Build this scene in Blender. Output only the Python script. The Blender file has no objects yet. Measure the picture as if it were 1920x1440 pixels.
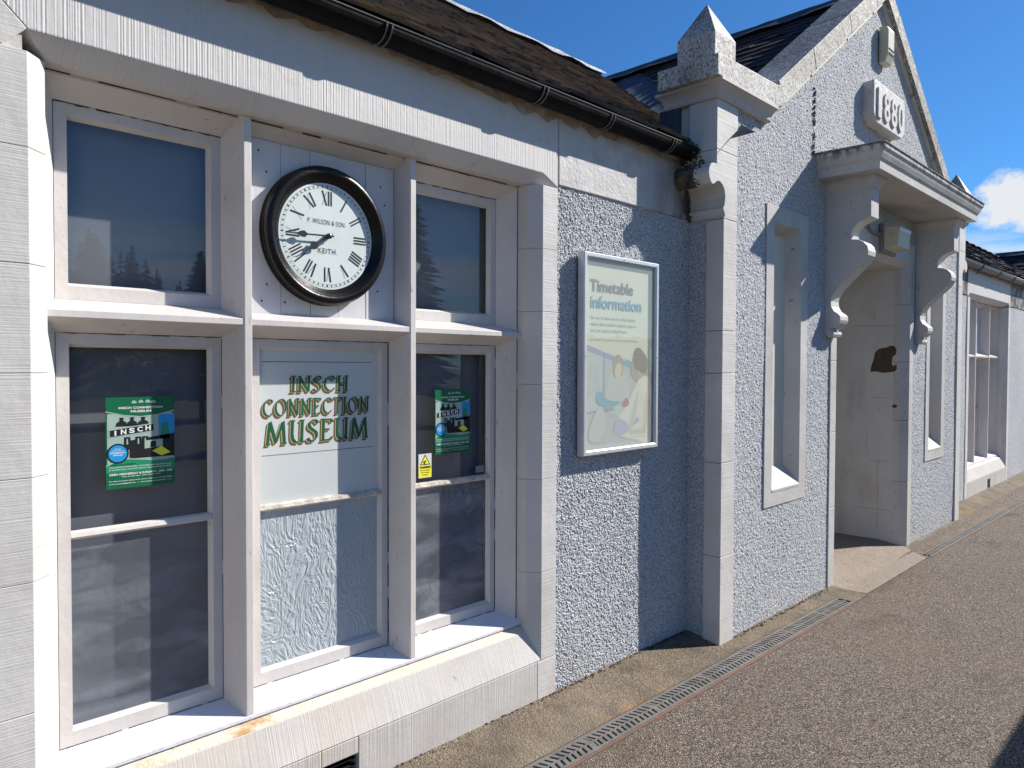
import bpy, bmesh, math, random
import numpy as np
from mathutils import Vector, Matrix
random.seed(7); np.random.seed(7)
sc = bpy.context.scene
COL = sc.collection
# ------------------------------------------------------------------ camera
CAM = Vector((0.0, -2.327, 1.57))
yaw, pitch, roll = math.radians(45.3718), math.radians(-1.3642), math.radians(0.2024)
F = Vector((math.sin(yaw)*math.cos(pitch), math.cos(yaw)*math.cos(pitch), math.sin(pitch)))
R0 = Vector((math.cos(yaw), -math.sin(yaw), 0)); U0 = R0.cross(F)
Rr = R0*math.cos(roll) + U0*math.sin(roll); Ur = Rr.cross(F)
cd = bpy.data.cameras.new('camera'); co = bpy.data.objects.new('camera', cd); COL.objects.link(co)
m = Matrix((( Rr.x, Ur.x, -F.x, CAM.x), (Rr.y, Ur.y, -F.y, CAM.y), (Rr.z, Ur.z, -F.z, CAM.z), (0, 0, 0, 1)))
co.matrix_world = m
cd.sensor_width = 36; cd.lens = 36*1387/1920; cd.clip_end = 3000; cd.clip_start = .05
sc.camera = co
# ------------------------------------------------------------------ sky and sun
SUN = Vector((2.06, -1.0, 1.68)).normalized()
w = bpy.data.worlds.new('World'); sc.world = w; w.use_nodes = True
nt = w.node_tree; N = nt.nodes; L = nt.links
sky = N.new('ShaderNodeTexSky'); sky.sky_type = 'NISHITA'; sky.sun_disc = False
sky.sun_elevation = math.asin(SUN.z); sky.sun_rotation = math.atan2(SUN.x, SUN.y)
sky.air_density = 1.0; sky.dust_density = 0.3; sky.ozone_density = 2.0; sky.altitude = 200
def wm(op, a, b=None, clamp=False):
    n = N.new('ShaderNodeMath'); n.operation = op; n.use_clamp = clamp
    for i, v in enumerate((a, b)):
        if v is None: continue
        if isinstance(v, (int, float)): n.inputs[i].default_value = v
        else: L.new(v, n.inputs[i])
    return n.outputs[0]
tc = N.new('ShaderNodeTexCoord'); sep = N.new('ShaderNodeSeparateXYZ'); L.new(tc.outputs['Generated'], sep.inputs[0])
def wnoise(scale, sc3, detail=8, rough=.6):
    mp = N.new('ShaderNodeMapping'); L.new(tc.outputs['Generated'], mp.inputs[0]); mp.inputs['Scale'].default_value = sc3
    n = N.new('ShaderNodeTexNoise'); L.new(mp.outputs[0], n.inputs['Vector']); n.inputs['Scale'].default_value = scale
    n.inputs['Detail'].default_value = detail; n.inputs['Roughness'].default_value = rough
    return n.outputs['Fac']
def blob(cx, cy, cz, rx, rz):      # a cumulus around one direction of the sky
    d1 = wm('MULTIPLY', wm('SUBTRACT', sep.outputs[1], cy), 1/rx); d3 = wm('MULTIPLY', wm('SUBTRACT', sep.outputs[2], cz), 1/rz)
    d0 = wm('MULTIPLY', wm('SUBTRACT', sep.outputs[0], cx), 1/(rx*3))
    rr = wm('SQRT', wm('ADD', wm('ADD', wm('MULTIPLY', d1, d1), wm('MULTIPLY', d3, d3)), wm('MULTIPLY', d0, d0)))
    return wm('SUBTRACT', 1.0, rr)
nA = wnoise(15, (1, 1, 1.4), 10, .62); nB = wnoise(5, (1, 1, 7), 10, .65); nC = wnoise(2.2, (1, 1, 5), 6)
cum = wm('MAXIMUM', blob(.955, .180, .178, .040, .036), blob(.962, .135, .165, .06, .035))
cum = wm('MULTIPLY', wm('ADD', cum, wm('MULTIPLY', wm('SUBTRACT', nA, .5), 3.0)), 2.2, True)
band = wm('SUBTRACT', 1.0, wm('ABSOLUTE', wm('MULTIPLY', wm('SUBTRACT', sep.outputs[2], .10), 1/.085)), True)
wisp = wm('MULTIPLY', wm('MULTIPLY', wm('SUBTRACT', nB, .41), 5.0, True), wm('MULTIPLY', band, 1.4, True), True)
low = wm('MULTIPLY', wm('MULTIPLY', wm('SUBTRACT', nC, .5), 5.0, True), wm('MULTIPLY', wm('SUBTRACT', .24, sep.outputs[2]), 6, True), True)
low = wm('MULTIPLY', low, wm('LESS_THAN', sep.outputs[1], .0))
cl = wm('MAXIMUM', wm('MAXIMUM', cum, wm('MULTIPLY', wisp, .75)), wm('MULTIPLY', low, .8), True)
mix = N.new('ShaderNodeMix'); mix.data_type = 'RGBA'
L.new(cl, mix.inputs['Factor'])
tint = N.new('ShaderNodeMix'); tint.data_type = 'RGBA'; tint.blend_type = 'MULTIPLY'; tint.inputs['Factor'].default_value = 1
L.new(sky.outputs[0], tint.inputs['A']); tint.inputs['B'].default_value = (.42, .94, 1.48, 1)
L.new(tint.outputs['Result'], mix.inputs['A'])
mix.inputs['B'].default_value = (9.5, 9.9, 10.4, 1)
bg = N['Background']; L.new(mix.outputs['Result'], bg.inputs[0]); bg.inputs[1].default_value = .05
sd = bpy.data.lights.new('sun', 'SUN'); so = bpy.data.objects.new('sun', sd); COL.objects.link(so)
sd.energy = 4.6; sd.angle = math.radians(.53); sd.color = (1, .95, .88)
so.rotation_euler = SUN.to_track_quat('Z', 'Y').to_euler(); so.location = (6, -6, 8)
sc.view_settings.view_transform = 'Standard'; sc.view_settings.look = 'None'; sc.view_settings.exposure = 0.76; sc.view_settings.gamma = 1
sc.render.engine = 'CYCLES'; sc.cycles.max_bounces = 8; sc.cycles.transparent_max_bounces = 12

# ------------------------------------------------------------------ material helper
def mat(name, base, base2=None, vscale=3, vstretch=(1, 1, 1), rough=.65, bumps=(), stains=(), spec=.35, metal=0, coat=0, vlo=.35, vhi=.65, speck=None):
    """bumps: (kind, scale, (sx,sy,sz), height metres, detail);  stains: (colour, scale, stretch, lo, hi, amount, zmin, zmax)"""
    M = bpy.data.materials.new(name); M.use_nodes = True
    nt = M.node_tree; N = nt.nodes; L = nt.links; bs = N['Principled BSDF']
    bs.inputs['Roughness'].default_value = rough; bs.inputs['Specular IOR Level'].default_value = spec
    bs.inputs['Metallic'].default_value = metal; bs.inputs['Coat Weight'].default_value = coat
    geo = N.new('ShaderNodeNewGeometry')
    def tex(kind, scale, st, detail=4):
        mp = N.new('ShaderNodeMapping'); L.new(geo.outputs['Position'], mp.inputs[0]); mp.inputs['Scale'].default_value = st
        if kind == 'v':
            n = N.new('ShaderNodeTexVoronoi'); n.feature = 'F1'
        elif kind == 'vs':
            n = N.new('ShaderNodeTexVoronoi'); n.feature = 'SMOOTH_F1'
        else:
            n = N.new('ShaderNodeTexNoise'); n.inputs['Detail'].default_value = detail; n.inputs['Roughness'].default_value = .62
        n.inputs['Scale'].default_value = scale; L.new(mp.outputs[0], n.inputs['Vector'])
        return n
    def rng(src, lo, hi, a=0, b=1):
        r = N.new('ShaderNodeMapRange'); L.new(src, r.inputs[0]); r.inputs[1].default_value = lo; r.inputs[2].default_value = hi
        r.inputs[3].default_value = a; r.inputs[4].default_value = b; return r.outputs[0]
    c3 = lambda c: (c[0], c[1], c[2], 1)
    col = None
    if base2:
        n = tex('n', vscale, vstretch, 5); mx = N.new('ShaderNodeMix'); mx.data_type = 'RGBA'
        L.new(rng(n.outputs['Fac'], vlo, vhi), mx.inputs['Factor']); mx.inputs['A'].default_value = c3(base); mx.inputs['B'].default_value = c3(base2)
        col = mx.outputs['Result']
    if speck:      # mixed aggregate: every little stone its own colour
        scl, cols, amt = speck; n = tex('v', scl, (1, 1, 1)); se = N.new('ShaderNodeSeparateXYZ'); L.new(n.outputs['Color'], se.inputs[0])
        cr = N.new('ShaderNodeValToRGB'); cr.color_ramp.interpolation = 'CONSTANT'
        for i, (p, c) in enumerate(cols):
            e = cr.color_ramp.elements[i] if i < 2 else cr.color_ramp.elements.new(p)
            e.position = p; e.color = c3(c)
        L.new(se.outputs[0], cr.inputs[0]); mx = N.new('ShaderNodeMix'); mx.data_type = 'RGBA'; mx.inputs['Factor'].default_value = amt
        L.new(col, mx.inputs['A']); L.new(cr.outputs[0], mx.inputs['B']); col = mx.outputs['Result']
    for s in stains:
        cc, scl, st, lo, hi, amt = s[:6]
        kind = 'n'
        if len(s) > 8 and s[8]: kind = s[8]
        n = tex(kind, scl, st, 6); f = rng(n.outputs['Distance' if kind != 'n' else 'Fac'], lo, hi, 0, amt)
        if len(s) > 7 and s[6] is not None:
            sp = N.new('ShaderNodeSeparateXYZ'); L.new(geo.outputs['Position'], sp.inputs[0])
            g = rng(sp.outputs[s[9] if len(s) > 9 else 2], s[6], s[7], 0, 1); mm = N.new('ShaderNodeMath'); mm.operation = 'MULTIPLY'
            L.new(f, mm.inputs[0]); L.new(g, mm.inputs[1]); f = mm.outputs[0]
        mx = N.new('ShaderNodeMix'); mx.data_type = 'RGBA'; L.new(f, mx.inputs['Factor'])
        if col is None: mx.inputs['A'].default_value = c3(base)
        else: L.new(col, mx.inputs['A'])
        mx.inputs['B'].default_value = c3(cc); col = mx.outputs['Result']
    if col is None: bs.inputs['Base Color'].default_value = c3(base)
    else: L.new(col, bs.inputs['Base Color'])
    prev = None
    for (kind, scl, st, h, det) in bumps:
        n = tex(kind, scl, st, det); b = N.new('ShaderNodeBump'); b.inputs['Strength'].default_value = 1; b.inputs['Distance'].default_value = h
        L.new(n.outputs['Fac' if kind == 'n' else 'Distance'], b.inputs['Height'])
        if kind != 'n': b.invert = True
        if prev: L.new(prev, b.inputs['Normal'])
        prev = b.outputs['Normal']
    if prev: L.new(prev, bs.inputs['Normal'])
    return M
LICH = (.07, .06, .05); TAN = (.50, .40, .27)
fine = ('n', 90, (1, 1, 1), .0012, 4)
WHT = (.615, .59, .56); WHT2 = (.53, .505, .475)
M_droveH = mat('painted_stone_horizontal_tooling', WHT, WHT2, 2.5, bumps=[('n', 1, (2.5, 2.5, 190), .0013, 1), ('n', 40, (1, 1, 1), .001, 3), ('n', 5, (1, 1, 1), .005, 2)], stains=[((.60, .50, .40), 2.0, (1, 1, 1), .48, .72, .45, .9, 0.0), (TAN, 7, (1, 1, 1), .55, .7, .5, .25, 0.0)])
M_droveV = mat('painted_stone_vertical_tooling', WHT, (.57, .55, .53), 2.5, bumps=[('n', 1, (175, 2, 1.6), .0023, 0), ('n', 30, (1, 1, 1), .0012, 3)], stains=[((.42, .36, .33), 9, (1, 1, 1), .58, .75, .5)])
M_sillst = mat('painted_sill_stone', (.55, .53, .50), (.47, .44, .395), 3, bumps=[('n', 1, (190, 3, 3), .0013, 0), ('n', 40, (1, 1, 1), .001, 3)], stains=[((.56, .47, .37), 2.2, (1, 1, 1), .46, .70, .5), (TAN, 5, (1, 1, 1), .55, .72, .55, .14, 0.0), (LICH, 16, (1, 1, 1), .68, .74, .7)])
M_strip = mat('stained_sill_lip', (.62, .52, .40), (.66, .58, .48), 3, bumps=[fine, ('n', 60, (1, 1, 1), .004, 4)], stains=[((.42, .21, .05), 3.2, (1, 1, 3), .50, .60, .9, 1.38, 1.25, None, 0), (LICH, 14, (1, 1, 1), .66, .73, .8)])
M_smooth = mat('painted_smooth_stone', (.56, .54, .51), (.47, .45, .42), 2, bumps=[('n', 12, (1, 1, 1), .003, 4), fine], stains=[((.30, .26, .22), 3, (1, 1, .6), .56, .76, .45), (LICH, 28, (1, 1, 1), .645, .70, .8)])
M_canopy = mat('stained_canopy_stone', (.56, .54, .51), (.47, .45, .42), 2, bumps=[('n', 12, (1, 1, 1), .003, 4), fine], stains=[((.30, .26, .22), 3, (1, 1, .6), .56, .76, .45), (LICH, 28, (1, 1, 1), .63, .69, .8), (LICH, 16, (1, 1, .5), .46, .58, .85, 2.965, 3.02)])
M_cap = mat('weathered_coping_stone', (.60, .58, .54), (.45, .42, .38), 5, bumps=[('n', 18, (1, 1, 1), .006, 5), fine], stains=[((.30, .25, .18), 5, (1, 1, 1), .50, .70, .55), (LICH, 85, (1, 1, .7), .50, .58, .75), ((.07, .06, .05), 9, (1, 1, 1), .60, .70, .45), ((.10, .085, .06), 60, (1, 1, 1), .42, .55, .8, 3.42, 3.62)])
M_moss = mat('black_mossy_stone', (.05, .045, .035), (.16, .13, .10), 20, rough=.95, bumps=[('n', 25, (1, 1, 1), .02, 5)])
M_mortar = mat('rough_brown_mortar', (.26, .20, .15), (.42, .36, .31), 6, rough=.9, bumps=[('n', 14, (1, 1, 1), .03, 5)])
M_band = mat('patched_cement_band', (.60, .58, .56), (.50, .48, .46), 3, bumps=[('n', 5, (1, 1, 1), .012, 5), ('n', 50, (1, 1, 1), .003, 4)], stains=[((.42, .36, .30), 4, (1, 1, 1), .54, .62, .6), ((.16, .14, .12), 2.6, (1.8, 1, .5), .42, .62, .8, 3.25, 3.75, None, 0), ((.03, .028, .022), 9, (1, 1, .6), .40, .55, .95, 3.60, 3.80, None, 0)])
M_timber = mat('painted_timber', (.65, .61, .575), (.58, .54, .51), 3, (1, 1, .6), rough=.45, bumps=[('n', 25, (1, 1, .25), .0016, 4)], stains=[((.30, .23, .17), 26, (1, 1, .5), .655, .70, .8), ((.50, .43, .37), 2.5, (1, 1, 1), .50, .72, .45), ((.42, .38, .35), 70, (1, 1, .3), .62, .68, .5)])
M_sillw = mat('painted_timber_sill', (.68, .68, .73), (.61, .60, .64), 6, rough=.5, bumps=[('n', 14, (1, 2.5, 1), .006, 5), ('n', 60, (1, 1, 1), .0015, 3)], stains=[((.40, .32, .24), 15, (1, 1, 1), .66, .73, .8)])
M_sash = mat('painted_sash', (.64, .60, .56), (.57, .53, .50), 5, rough=.45, bumps=[('n', 40, (1, 1, 1), .0015, 4)], stains=[((.38, .30, .22), 26, (1, 1, 1), .66, .72, .7)])
M_putty = mat('flaking_putty_bar', (.66, .61, .53), (.40, .35, .30), 22, rough=.7, bumps=[('n', 45, (1, 1, 1), .006, 4)], stains=[((.06, .05, .045), 30, (1, 2, 2), .60, .66, .8)])
M_board = mat('painted_boards', (.60, .59, .60), (.55, .54, .55), 4, rough=.5, bumps=[('n', 12, (2, 1, .4), .002, 3)], stains=[((.45, .30, .17), 9, (1, 1, 1), .68, .76, .6)])
M_harl = mat('grey_white_roughcast', (.52, .53, .54), (.42, .44, .47), 60, rough=.85, vlo=.38, vhi=.62, bumps=[('v', 170, (1, 1, 1), .003, 1)],
             speck=(250, [(0, (.075, .08, .095)), (.20, (.25, .27, .32)), (.44, (.58, .59, .60)), (.72, (.66, .63, .55)), (.85, (.80, .81, .81))], .66),
             stains=[((.50, .45, .34), 3, (1, 1, 1), .50, .72, .5, .38, 0.0), ((.30, .32, .36), 1.3, (1, 1, .6), .5, .72, .45)])
M_lead = mat('lead_sheet', (.24, .25, .265), (.36, .37, .39), 6, rough=.55, metal=.0, bumps=[('n', 7, (1, 1, 1), .02, 3), ('n', 2, (4, 4, 1), .01, 2)])
M_leadshade = mat('shaded_lead', (.050, .062, .085), (.075, .09, .12), 4, rough=.7, spec=.15, bumps=[('n', 6, (1, 1, 1), .008, 3)])  # shade on the lead is put into this darker, bluer colour
M_slate = mat('mossy_brown_slate', (.10, .078, .062), (.21, .165, .13), 9, (.4, 1, 1), rough=.85, bumps=[('n', 45, (1, 1, 1), .006, 5)], stains=[((.30, .19, .07), 3.0, (.5, 1, 1), .52, .66, .5), ((.025, .022, .022), 16, (.4, 1, 1), .54, .60, .75)])
M_slated = mat('dark_slate', (.026, .023, .030), (.05, .045, .05), 6, rough=.85, spec=.15, bumps=[('n', 45, (1, 1, 1), .005, 5)], stains=[((.20, .19, .19), 10, (1, 1, 1), .60, .70, .5)])
M_gutter = mat('black_gutter_paint', (.006, .006, .007), (.010, .009, .010), 8, rough=.5, spec=.08, bumps=[('n', 10, (1, 1, 1), .004, 4)])
M_gutg = mat('grey_gutter_paint', (.06, .07, .08), (.10, .11, .12), 8, rough=.4)
M_bracket = mat('gutter_bracket_metal', (.05, .05, .05), (.16, .15, .14), 30, rough=.6)
M_asph = mat('platform_asphalt', (.175, .134, .104), (.12, .092, .072), 1.3, rough=.85, bumps=[('v', 190, (1, 1, 1), .010, 1), ('n', 55, (1, 1, 1), .004, 3)],
             speck=(215, [(0, (.032, .027, .022)), (.25, (.125, .095, .074)), (.46, (.245, .190, .148)), (.74, (.38, .305, .24)), (.92, (.60, .52, .43))], .85),
             stains=[((.045, .036, .030), 1.1, (1, 1.5, 1), .58, .70, .6), ((.030, .025, .022), 2.6, (1, 1.5, 1), .64, .74, .6), ((.24, .18, .13), .6, (1, 1, 1), .5, .7, .3), ((.15, .095, .06), 1.7, (1, 1, 1), .60, .74, .5)])
M_conc = mat('worn_concrete_strip', (.20, .155, .105), (.12, .095, .068), 3.5, rough=.9, bumps=[('n', 60, (1, 1, 1), .006, 4), ('v', 130, (1, 1, 1), .004, 1)],
             speck=(150, [(0, (.07, .055, .04)), (.2, (.17, .13, .09)), (.55, (.25, .19, .13)), (.88, (.38, .33, .27))], .5),
             stains=[((.36, .17, .045), 2.2, (1, 1, 1), .60, .70, .8), ((.055, .045, .035), 5, (1, 1, 1), .50, .66, .65), ((.085, .07, .05), 1.6, (1, 1, 1), .48, .66, .5), ((.28, .23, .17), 1.3, (1, 1, 1), .5, .7, .5)])
M_slab = mat('pale_doorstep_concrete', (.28, .235, .19), (.22, .185, .145), 5, rough=.9, speck=(150, [(0, (.11, .085, .065)), (.15, (.25, .2, .16)), (.6, (.32, .26, .21)), (.9, (.45, .39, .33))], .5), bumps=[('n', 90, (1, 1, 1), .005, 4)], stains=[((.42, .36, .31), 130, (1, 1, 1), .62, .68, .6), ((.09, .07, .055), 110, (1, 1, 1), .62, .68, .6)])
M_grate = mat('worn_steel_grating', (.12, .115, .105), (.19, .18, .165), 14, rough=.6, bumps=[('n', 80, (1, 1, 1), .002, 3)])
M_rail = mat('rusty_drain_rail', (.20, .10, .065), (.13, .09, .07), 9, rough=.8, bumps=[fine])
M_black = mat('black_void', (.006, .006, .006), rough=.9)
M_dirt = mat('dark_debris', (.035, .027, .02), (.10, .07, .045), 30, rough=.95, bumps=[('n', 50, (1, 1, 1), .02, 4)])
M_porch = mat('grimy_porch_paint', (.60, .58, .55), (.52, .50, .47), 1.6, rough=.6, bumps=[('n', 9, (1, 1, 1), .005, 4)], stains=[((.22, .18, .15), 2.5, (1, 1, .5), .55, .75, .5), ((.40, .26, .18), 1.7, (1, 1, .5), .56, .72, .45), (LICH, 24, (1, 1, 1), .67, .73, .8)])
M_bare = mat('bare_brown_stone', (.075, .050, .035), (.10, .07, .05), 18, rough=.9, bumps=[('n', 30, (1, 1, 1), .004, 4)])
M_wood = mat('black_lacquered_wood', (.004, .0035, .0035), (.009, .007, .006), 10, rough=.3, spec=.3, coat=.0, bumps=[('n', 20, (1, 1, 1), .002, 4)])
M_dial = mat('enamel_dial', (.68, .74, .70), (.62, .68, .64), 9, rough=.35, stains=[((.30, .25, .2), 55, (1, 1, 1), .72, .76, .8)])
M_ink = mat('black_ink', (.01, .01, .012), rough=.5)
M_hand = mat('blackened_steel_hands', (.03, .03, .032), rough=.25, spec=.6)
M_frame = mat('aluminium_frame', (.60, .60, .61), (.68, .68, .69), 10, rough=.35, spec=.5, metal=.35)
M_cream = mat('cream_poster_paper', (.70, .72, .58), (.67, .69, .55), 2, rough=.6)
def flat(name, c, r=.6): return mat(name, c, rough=r)
M_white = flat('white_print', (.72, .73, .70)); M_pale = flat('pale_green_grey_print', (.33, .44, .38), .4); M_green = flat('deep_green_print', (.008, .13, .055), .3); M_green2 = flat('bright_green_print', (.02, .24, .12), .3)
M_yel = flat('warning_yellow', (.80, .75, .04), .4); M_blue = flat('blue_print', (.015, .28, .62), .4); M_tblue = flat('soft_blue_lettering', (.10, .33, .52)); M_tgrey = flat('grey_lettering', (.16, .16, .18))
M_box = mat('yellowed_plastic', (.60, .56, .44), (.52, .47, .34), 7, rough=.45, stains=[((.30, .22, .12), 18, (1, 1, 1), .6, .72, .5)])
M_boxg = flat('off_white_plastic', (.62, .63, .62), .4)
M_lampg = flat('grey_cast_metal', (.22, .22, .22), .5)
M_signp = mat('painted_glass_panel', (.58, .61, .60), (.55, .58, .57), 3, rough=.28, spec=.5, stains=[((.2, .17, .14), 60, (1, 1, 1), .72, .76, .7)])
M_sgreen = flat('sign_green', (.015, .10, .045), .4); M_sbrown = flat('sign_ochre_shade', (.19, .105, .035), .4); M_sgold = flat('sign_gold_line', (.50, .46, .26), .4)
M_blind = mat('grey_blind', (.155, .16, .18), (.135, .14, .16), 4, rough=.8)
M_blindL = mat('pale_grey_board', (.19, .195, .21), (.17, .175, .19), 4, rough=.8)
M_date = mat('date_stone', (.62, .60, .58), (.50, .47, .45), 6, bumps=[('n', 22, (1, 1, 1), .006, 5)], stains=[(LICH, 18, (1, 1, 1), .63, .72, .7)])

def glass_mat(name, tintc, rough=0.0, bump=None, haze=0, hazecol=(.5, .55, .58), vary=0):
    M = bpy.data.materials.new(name); M.use_nodes = True
    nt = M.node_tree; N = nt.nodes; L = nt.links; N.remove(N['Principled BSDF']); out = N['Material Output']
    tr = N.new('ShaderNodeBsdfTransparent'); tr.inputs[0].default_value = (*tintc, 1)
    gl = N.new('ShaderNodeBsdfGlossy'); gl.inputs['Roughness'].default_value = rough
    lw = N.new('ShaderNodeLayerWeight'); lw.inputs[0].default_value = .5       # Schlick reflectance of a thin two-sided pane
    pw = N.new('ShaderNodeMath'); pw.operation = 'POWER'; pw.inputs[1].default_value = 5; L.new(lw.outputs['Facing'], pw.inputs[0])
    m2 = N.new('ShaderNodeMath'); m2.operation = 'MULTIPLY_ADD'; m2.inputs[1].default_value = .92; m2.inputs[2].default_value = .08; m2.use_clamp = True; L.new(pw.outputs[0], m2.inputs[0])
    base = tr.outputs[0]
    nrm = None
    if bump:
        geo = N.new('ShaderNodeNewGeometry'); mp = N.new('ShaderNodeMapping'); mp.inputs['Scale'].default_value = bump[1]; L.new(geo.outputs['Position'], mp.inputs[0])
        n = N.new('ShaderNodeTexNoise'); n.inputs['Scale'].default_value = bump[0]; n.inputs['Detail'].default_value = 2; n.inputs['Distortion'].default_value = bump[3]
        L.new(mp.outputs[0], n.inputs['Vector']); b = N.new('ShaderNodeBump'); b.inputs['Strength'].default_value = 1; b.inputs['Distance'].default_value = bump[2]
        L.new(n.outputs['Fac'], b.inputs['Height']); nrm = b.outputs[0]; L.new(nrm, gl.inputs['Normal'])
    if haze:
        df = N.new('ShaderNodeBsdfDiffuse'); df.inputs[0].default_value = (*hazecol, 1)
        if nrm: L.new(nrm, df.inputs['Normal'])
        mh = N.new('ShaderNodeMixShader'); mh.inputs[0].default_value = haze; L.new(base, mh.inputs[1])
        if vary:
            g2 = N.new('ShaderNodeNewGeometry'); mp2 = N.new('ShaderNodeMapping'); mp2.inputs['Rotation'].default_value = (0, .6, 0); mp2.inputs['Scale'].default_value = (2.0, 1, 6.5); L.new(g2.outputs['Position'], mp2.inputs[0])
            n2 = N.new('ShaderNodeTexNoise'); n2.inputs['Scale'].default_value = 1.6; n2.inputs['Detail'].default_value = 3; n2.inputs['Distortion'].default_value = .8; L.new(mp2.outputs[0], n2.inputs['Vector'])
            r2 = N.new('ShaderNodeMapRange'); r2.inputs[1].default_value = .4; r2.inputs[2].default_value = .68; r2.inputs[3].default_value = haze-.15; r2.inputs[4].default_value = haze+vary; L.new(n2.outputs['Fac'], r2.inputs[0]); L.new(r2.outputs[0], mh.inputs[0])
        L.new(df.outputs[0], mh.inputs[2]); base = mh.outputs[0]
    mx = N.new('ShaderNodeMixShader'); L.new(m2.outputs[0], mx.inputs[0]); L.new(base, mx.inputs[1]); L.new(gl.outputs[0], mx.inputs[2]); L.new(mx.outputs[0], out.inputs[0])
    return M
M_glass = glass_mat('window_glass', (.9, .93, .95))
M_frost = glass_mat('obscured_glass', (.85, .9, .95), .12, (9, (1, 1, .7), .0035, 2.5), .42, (.25, .28, .32), .30)
M_swirl = glass_mat('swirled_obscured_glass', (.8, .9, .92), .16, (8, (1.6, 1, .9), .010, 6.5), .85, (.48, .54, .57))
M_pglass = glass_mat('poster_glazing', (.96, .98, .96), .02, (3, (1, 1, 1), .004, .5), .22, (.80, .79, .68))

# ------------------------------------------------------------------ mesh helper
class MB:
    def __init__(s): s.v = []; s.f = []; s.m = []
    def add(s, vs, fs, mi=0):
        o = len(s.v); s.v += [tuple(v) for v in vs]; s.f += [tuple(i+o for i in f) for f in fs]; s.m += [mi]*len(fs); return s
    def box(s, x0, x1, y0, y1, z0, z1, mi=0):
        if x0 > x1: x0, x1 = x1, x0
        return s.add([(x0,y0,z0),(x1,y0,z0),(x1,y1,z0),(x0,y1,z0),(x0,y0,z1),(x1,y0,z1),(x1,y1,z1),(x0,y1,z1)],
                     [(0,3,2,1),(4,5,6,7),(0,1,5,4),(1,2,6,5),(2,3,7,6),(3,0,4,7)], mi)
    def prism(s, poly, ax, a, b, mi=0, shift=(0, 0)):
        """poly in the other two axes, extruded along ax"""
        n = len(poly); mk = {'x': lambda p, t: (t, p[0], p[1]), 'y': lambda p, t: (p[0], t, p[1]), 'z': lambda p, t: (p[0], p[1], t)}[ax]
        vs = [mk(p, a) for p in poly] + [mk((p[0]+shift[0], p[1]+shift[1]), b) for p in poly]
        fs = [tuple(range(n)), tuple(range(2*n-1, n-1, -1))] + [(i, i+n, (i+1) % n+n, (i+1) % n) for i in range(n)]
        return s.add(vs, fs, mi)
    def ring(s, x0, x1, z0, z1, prof, mi=0, skip=()):
        """rectangular frame: prof = [(outset, y)...] swept around the rectangle with mitred corners"""
        vs = []
        for (o, y) in prof: vs += [(x0-o, y, z0-o), (x1+o, y, z0-o), (x1+o, y, z1+o), (x0-o, y, z1+o)]
        fs = []
        for k in range(len(prof)-1):
            for e in range(4):
                if e in skip: continue
                a = k*4+e; b = k*4+(e+1) % 4; fs.append((a, b, b+4, a+4))
        return s.add(vs, fs, mi)
    def lathe(s, prof, cx, cz, n=96, mi=0):
        vs = [(cx+r*math.cos(t), y, cz+r*math.sin(t)) for (r, y) in prof for t in [2*math.pi*k/n for k in range(n)]]
        fs = [(k*n+i, k*n+(i+1) % n, (k+1)*n+(i+1) % n, (k+1)*n+i) for k in range(len(prof)-1) for i in range(n)]
        return s.add(vs, fs, mi)
    def tube(s, pts, r, n=10, mi=0):
        pts = [Vector(p) for p in pts]; vs = []
        for i, p in enumerate(pts):
            d = (pts[min(i+1, len(pts)-1)]-pts[max(i-1, 0)]).normalized(); a = d.cross(Vector((0, 0, 1)))
            if a.length < .1: a = d.cross(Vector((0, 1, 0)))
            a.normalize(); b = d.cross(a); rr = r[i] if isinstance(r, (list, tuple)) else r
            vs += [p+a*rr*math.cos(2*math.pi*k/n)+b*rr*math.sin(2*math.pi*k/n) for k in range(n)]
        fs = [(k*n+i, k*n+(i+1) % n, (k+1)*n+(i+1) % n, (k+1)*n+i) for k in range(len(pts)-1) for i in range(n)]
        fs += [tuple(range(n)), tuple(range(len(vs)-1, len(vs)-n-1, -1))]
        return s.add(vs, fs, mi)
    def flatpoly(s, pts, y, mi=0): return s.add([(p[0], y, p[1]) for p in pts], [tuple(range(len(pts)))], mi)
    def build(s, name, mt, parent=None, bevel=0, smooth=False, seg=2, label=None, jitter=0):
        me = bpy.data.meshes.new(name); off = Vector((0, 0, 0)); p = parent
        while p is not None: off += p.location; p = p.parent
        V = [(a-off.x, b-off.y, c-off.z) for a, b, c in s.v]
        me.from_pydata(V, [], s.f); 
        for k in (mt if isinstance(mt, (list, tuple)) else [mt]): me.materials.append(k)
        for pl, mi in zip(me.polygons, s.m): pl.material_index = mi; pl.use_smooth = smooth
        bm = bmesh.new(); bm.from_mesh(me)
        if not getattr(s, 'nofix', False): bmesh.ops.recalc_face_normals(bm, faces=bm.faces)
        bm.to_mesh(me); bm.free(); me.update()
        o = bpy.data.objects.new(name, me); COL.objects.link(o); o.parent = parent
        if bevel:
            b = o.modifiers.new('bevel', 'BEVEL'); b.width = bevel; b.segments = seg; b.limit_method = 'ANGLE'; b.angle_limit = math.radians(30); b.harden_normals = False
        if label: o['label'] = label
        return o
def tag(o, label=None, cat=None, group=None, kind=None):
    if label: o['label'] = label
    if cat: o['category'] = cat
    if group: o['group'] = group
    if kind: o['kind'] = kind
    return o
def thing(name, label, cat, loc=(0, 0, 0), group=None):
    o = bpy.data.objects.new(name, None); COL.objects.link(o); o.location = loc; o.empty_display_size = .2
    return tag(o, label, cat, group)
_tc = {}
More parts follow.
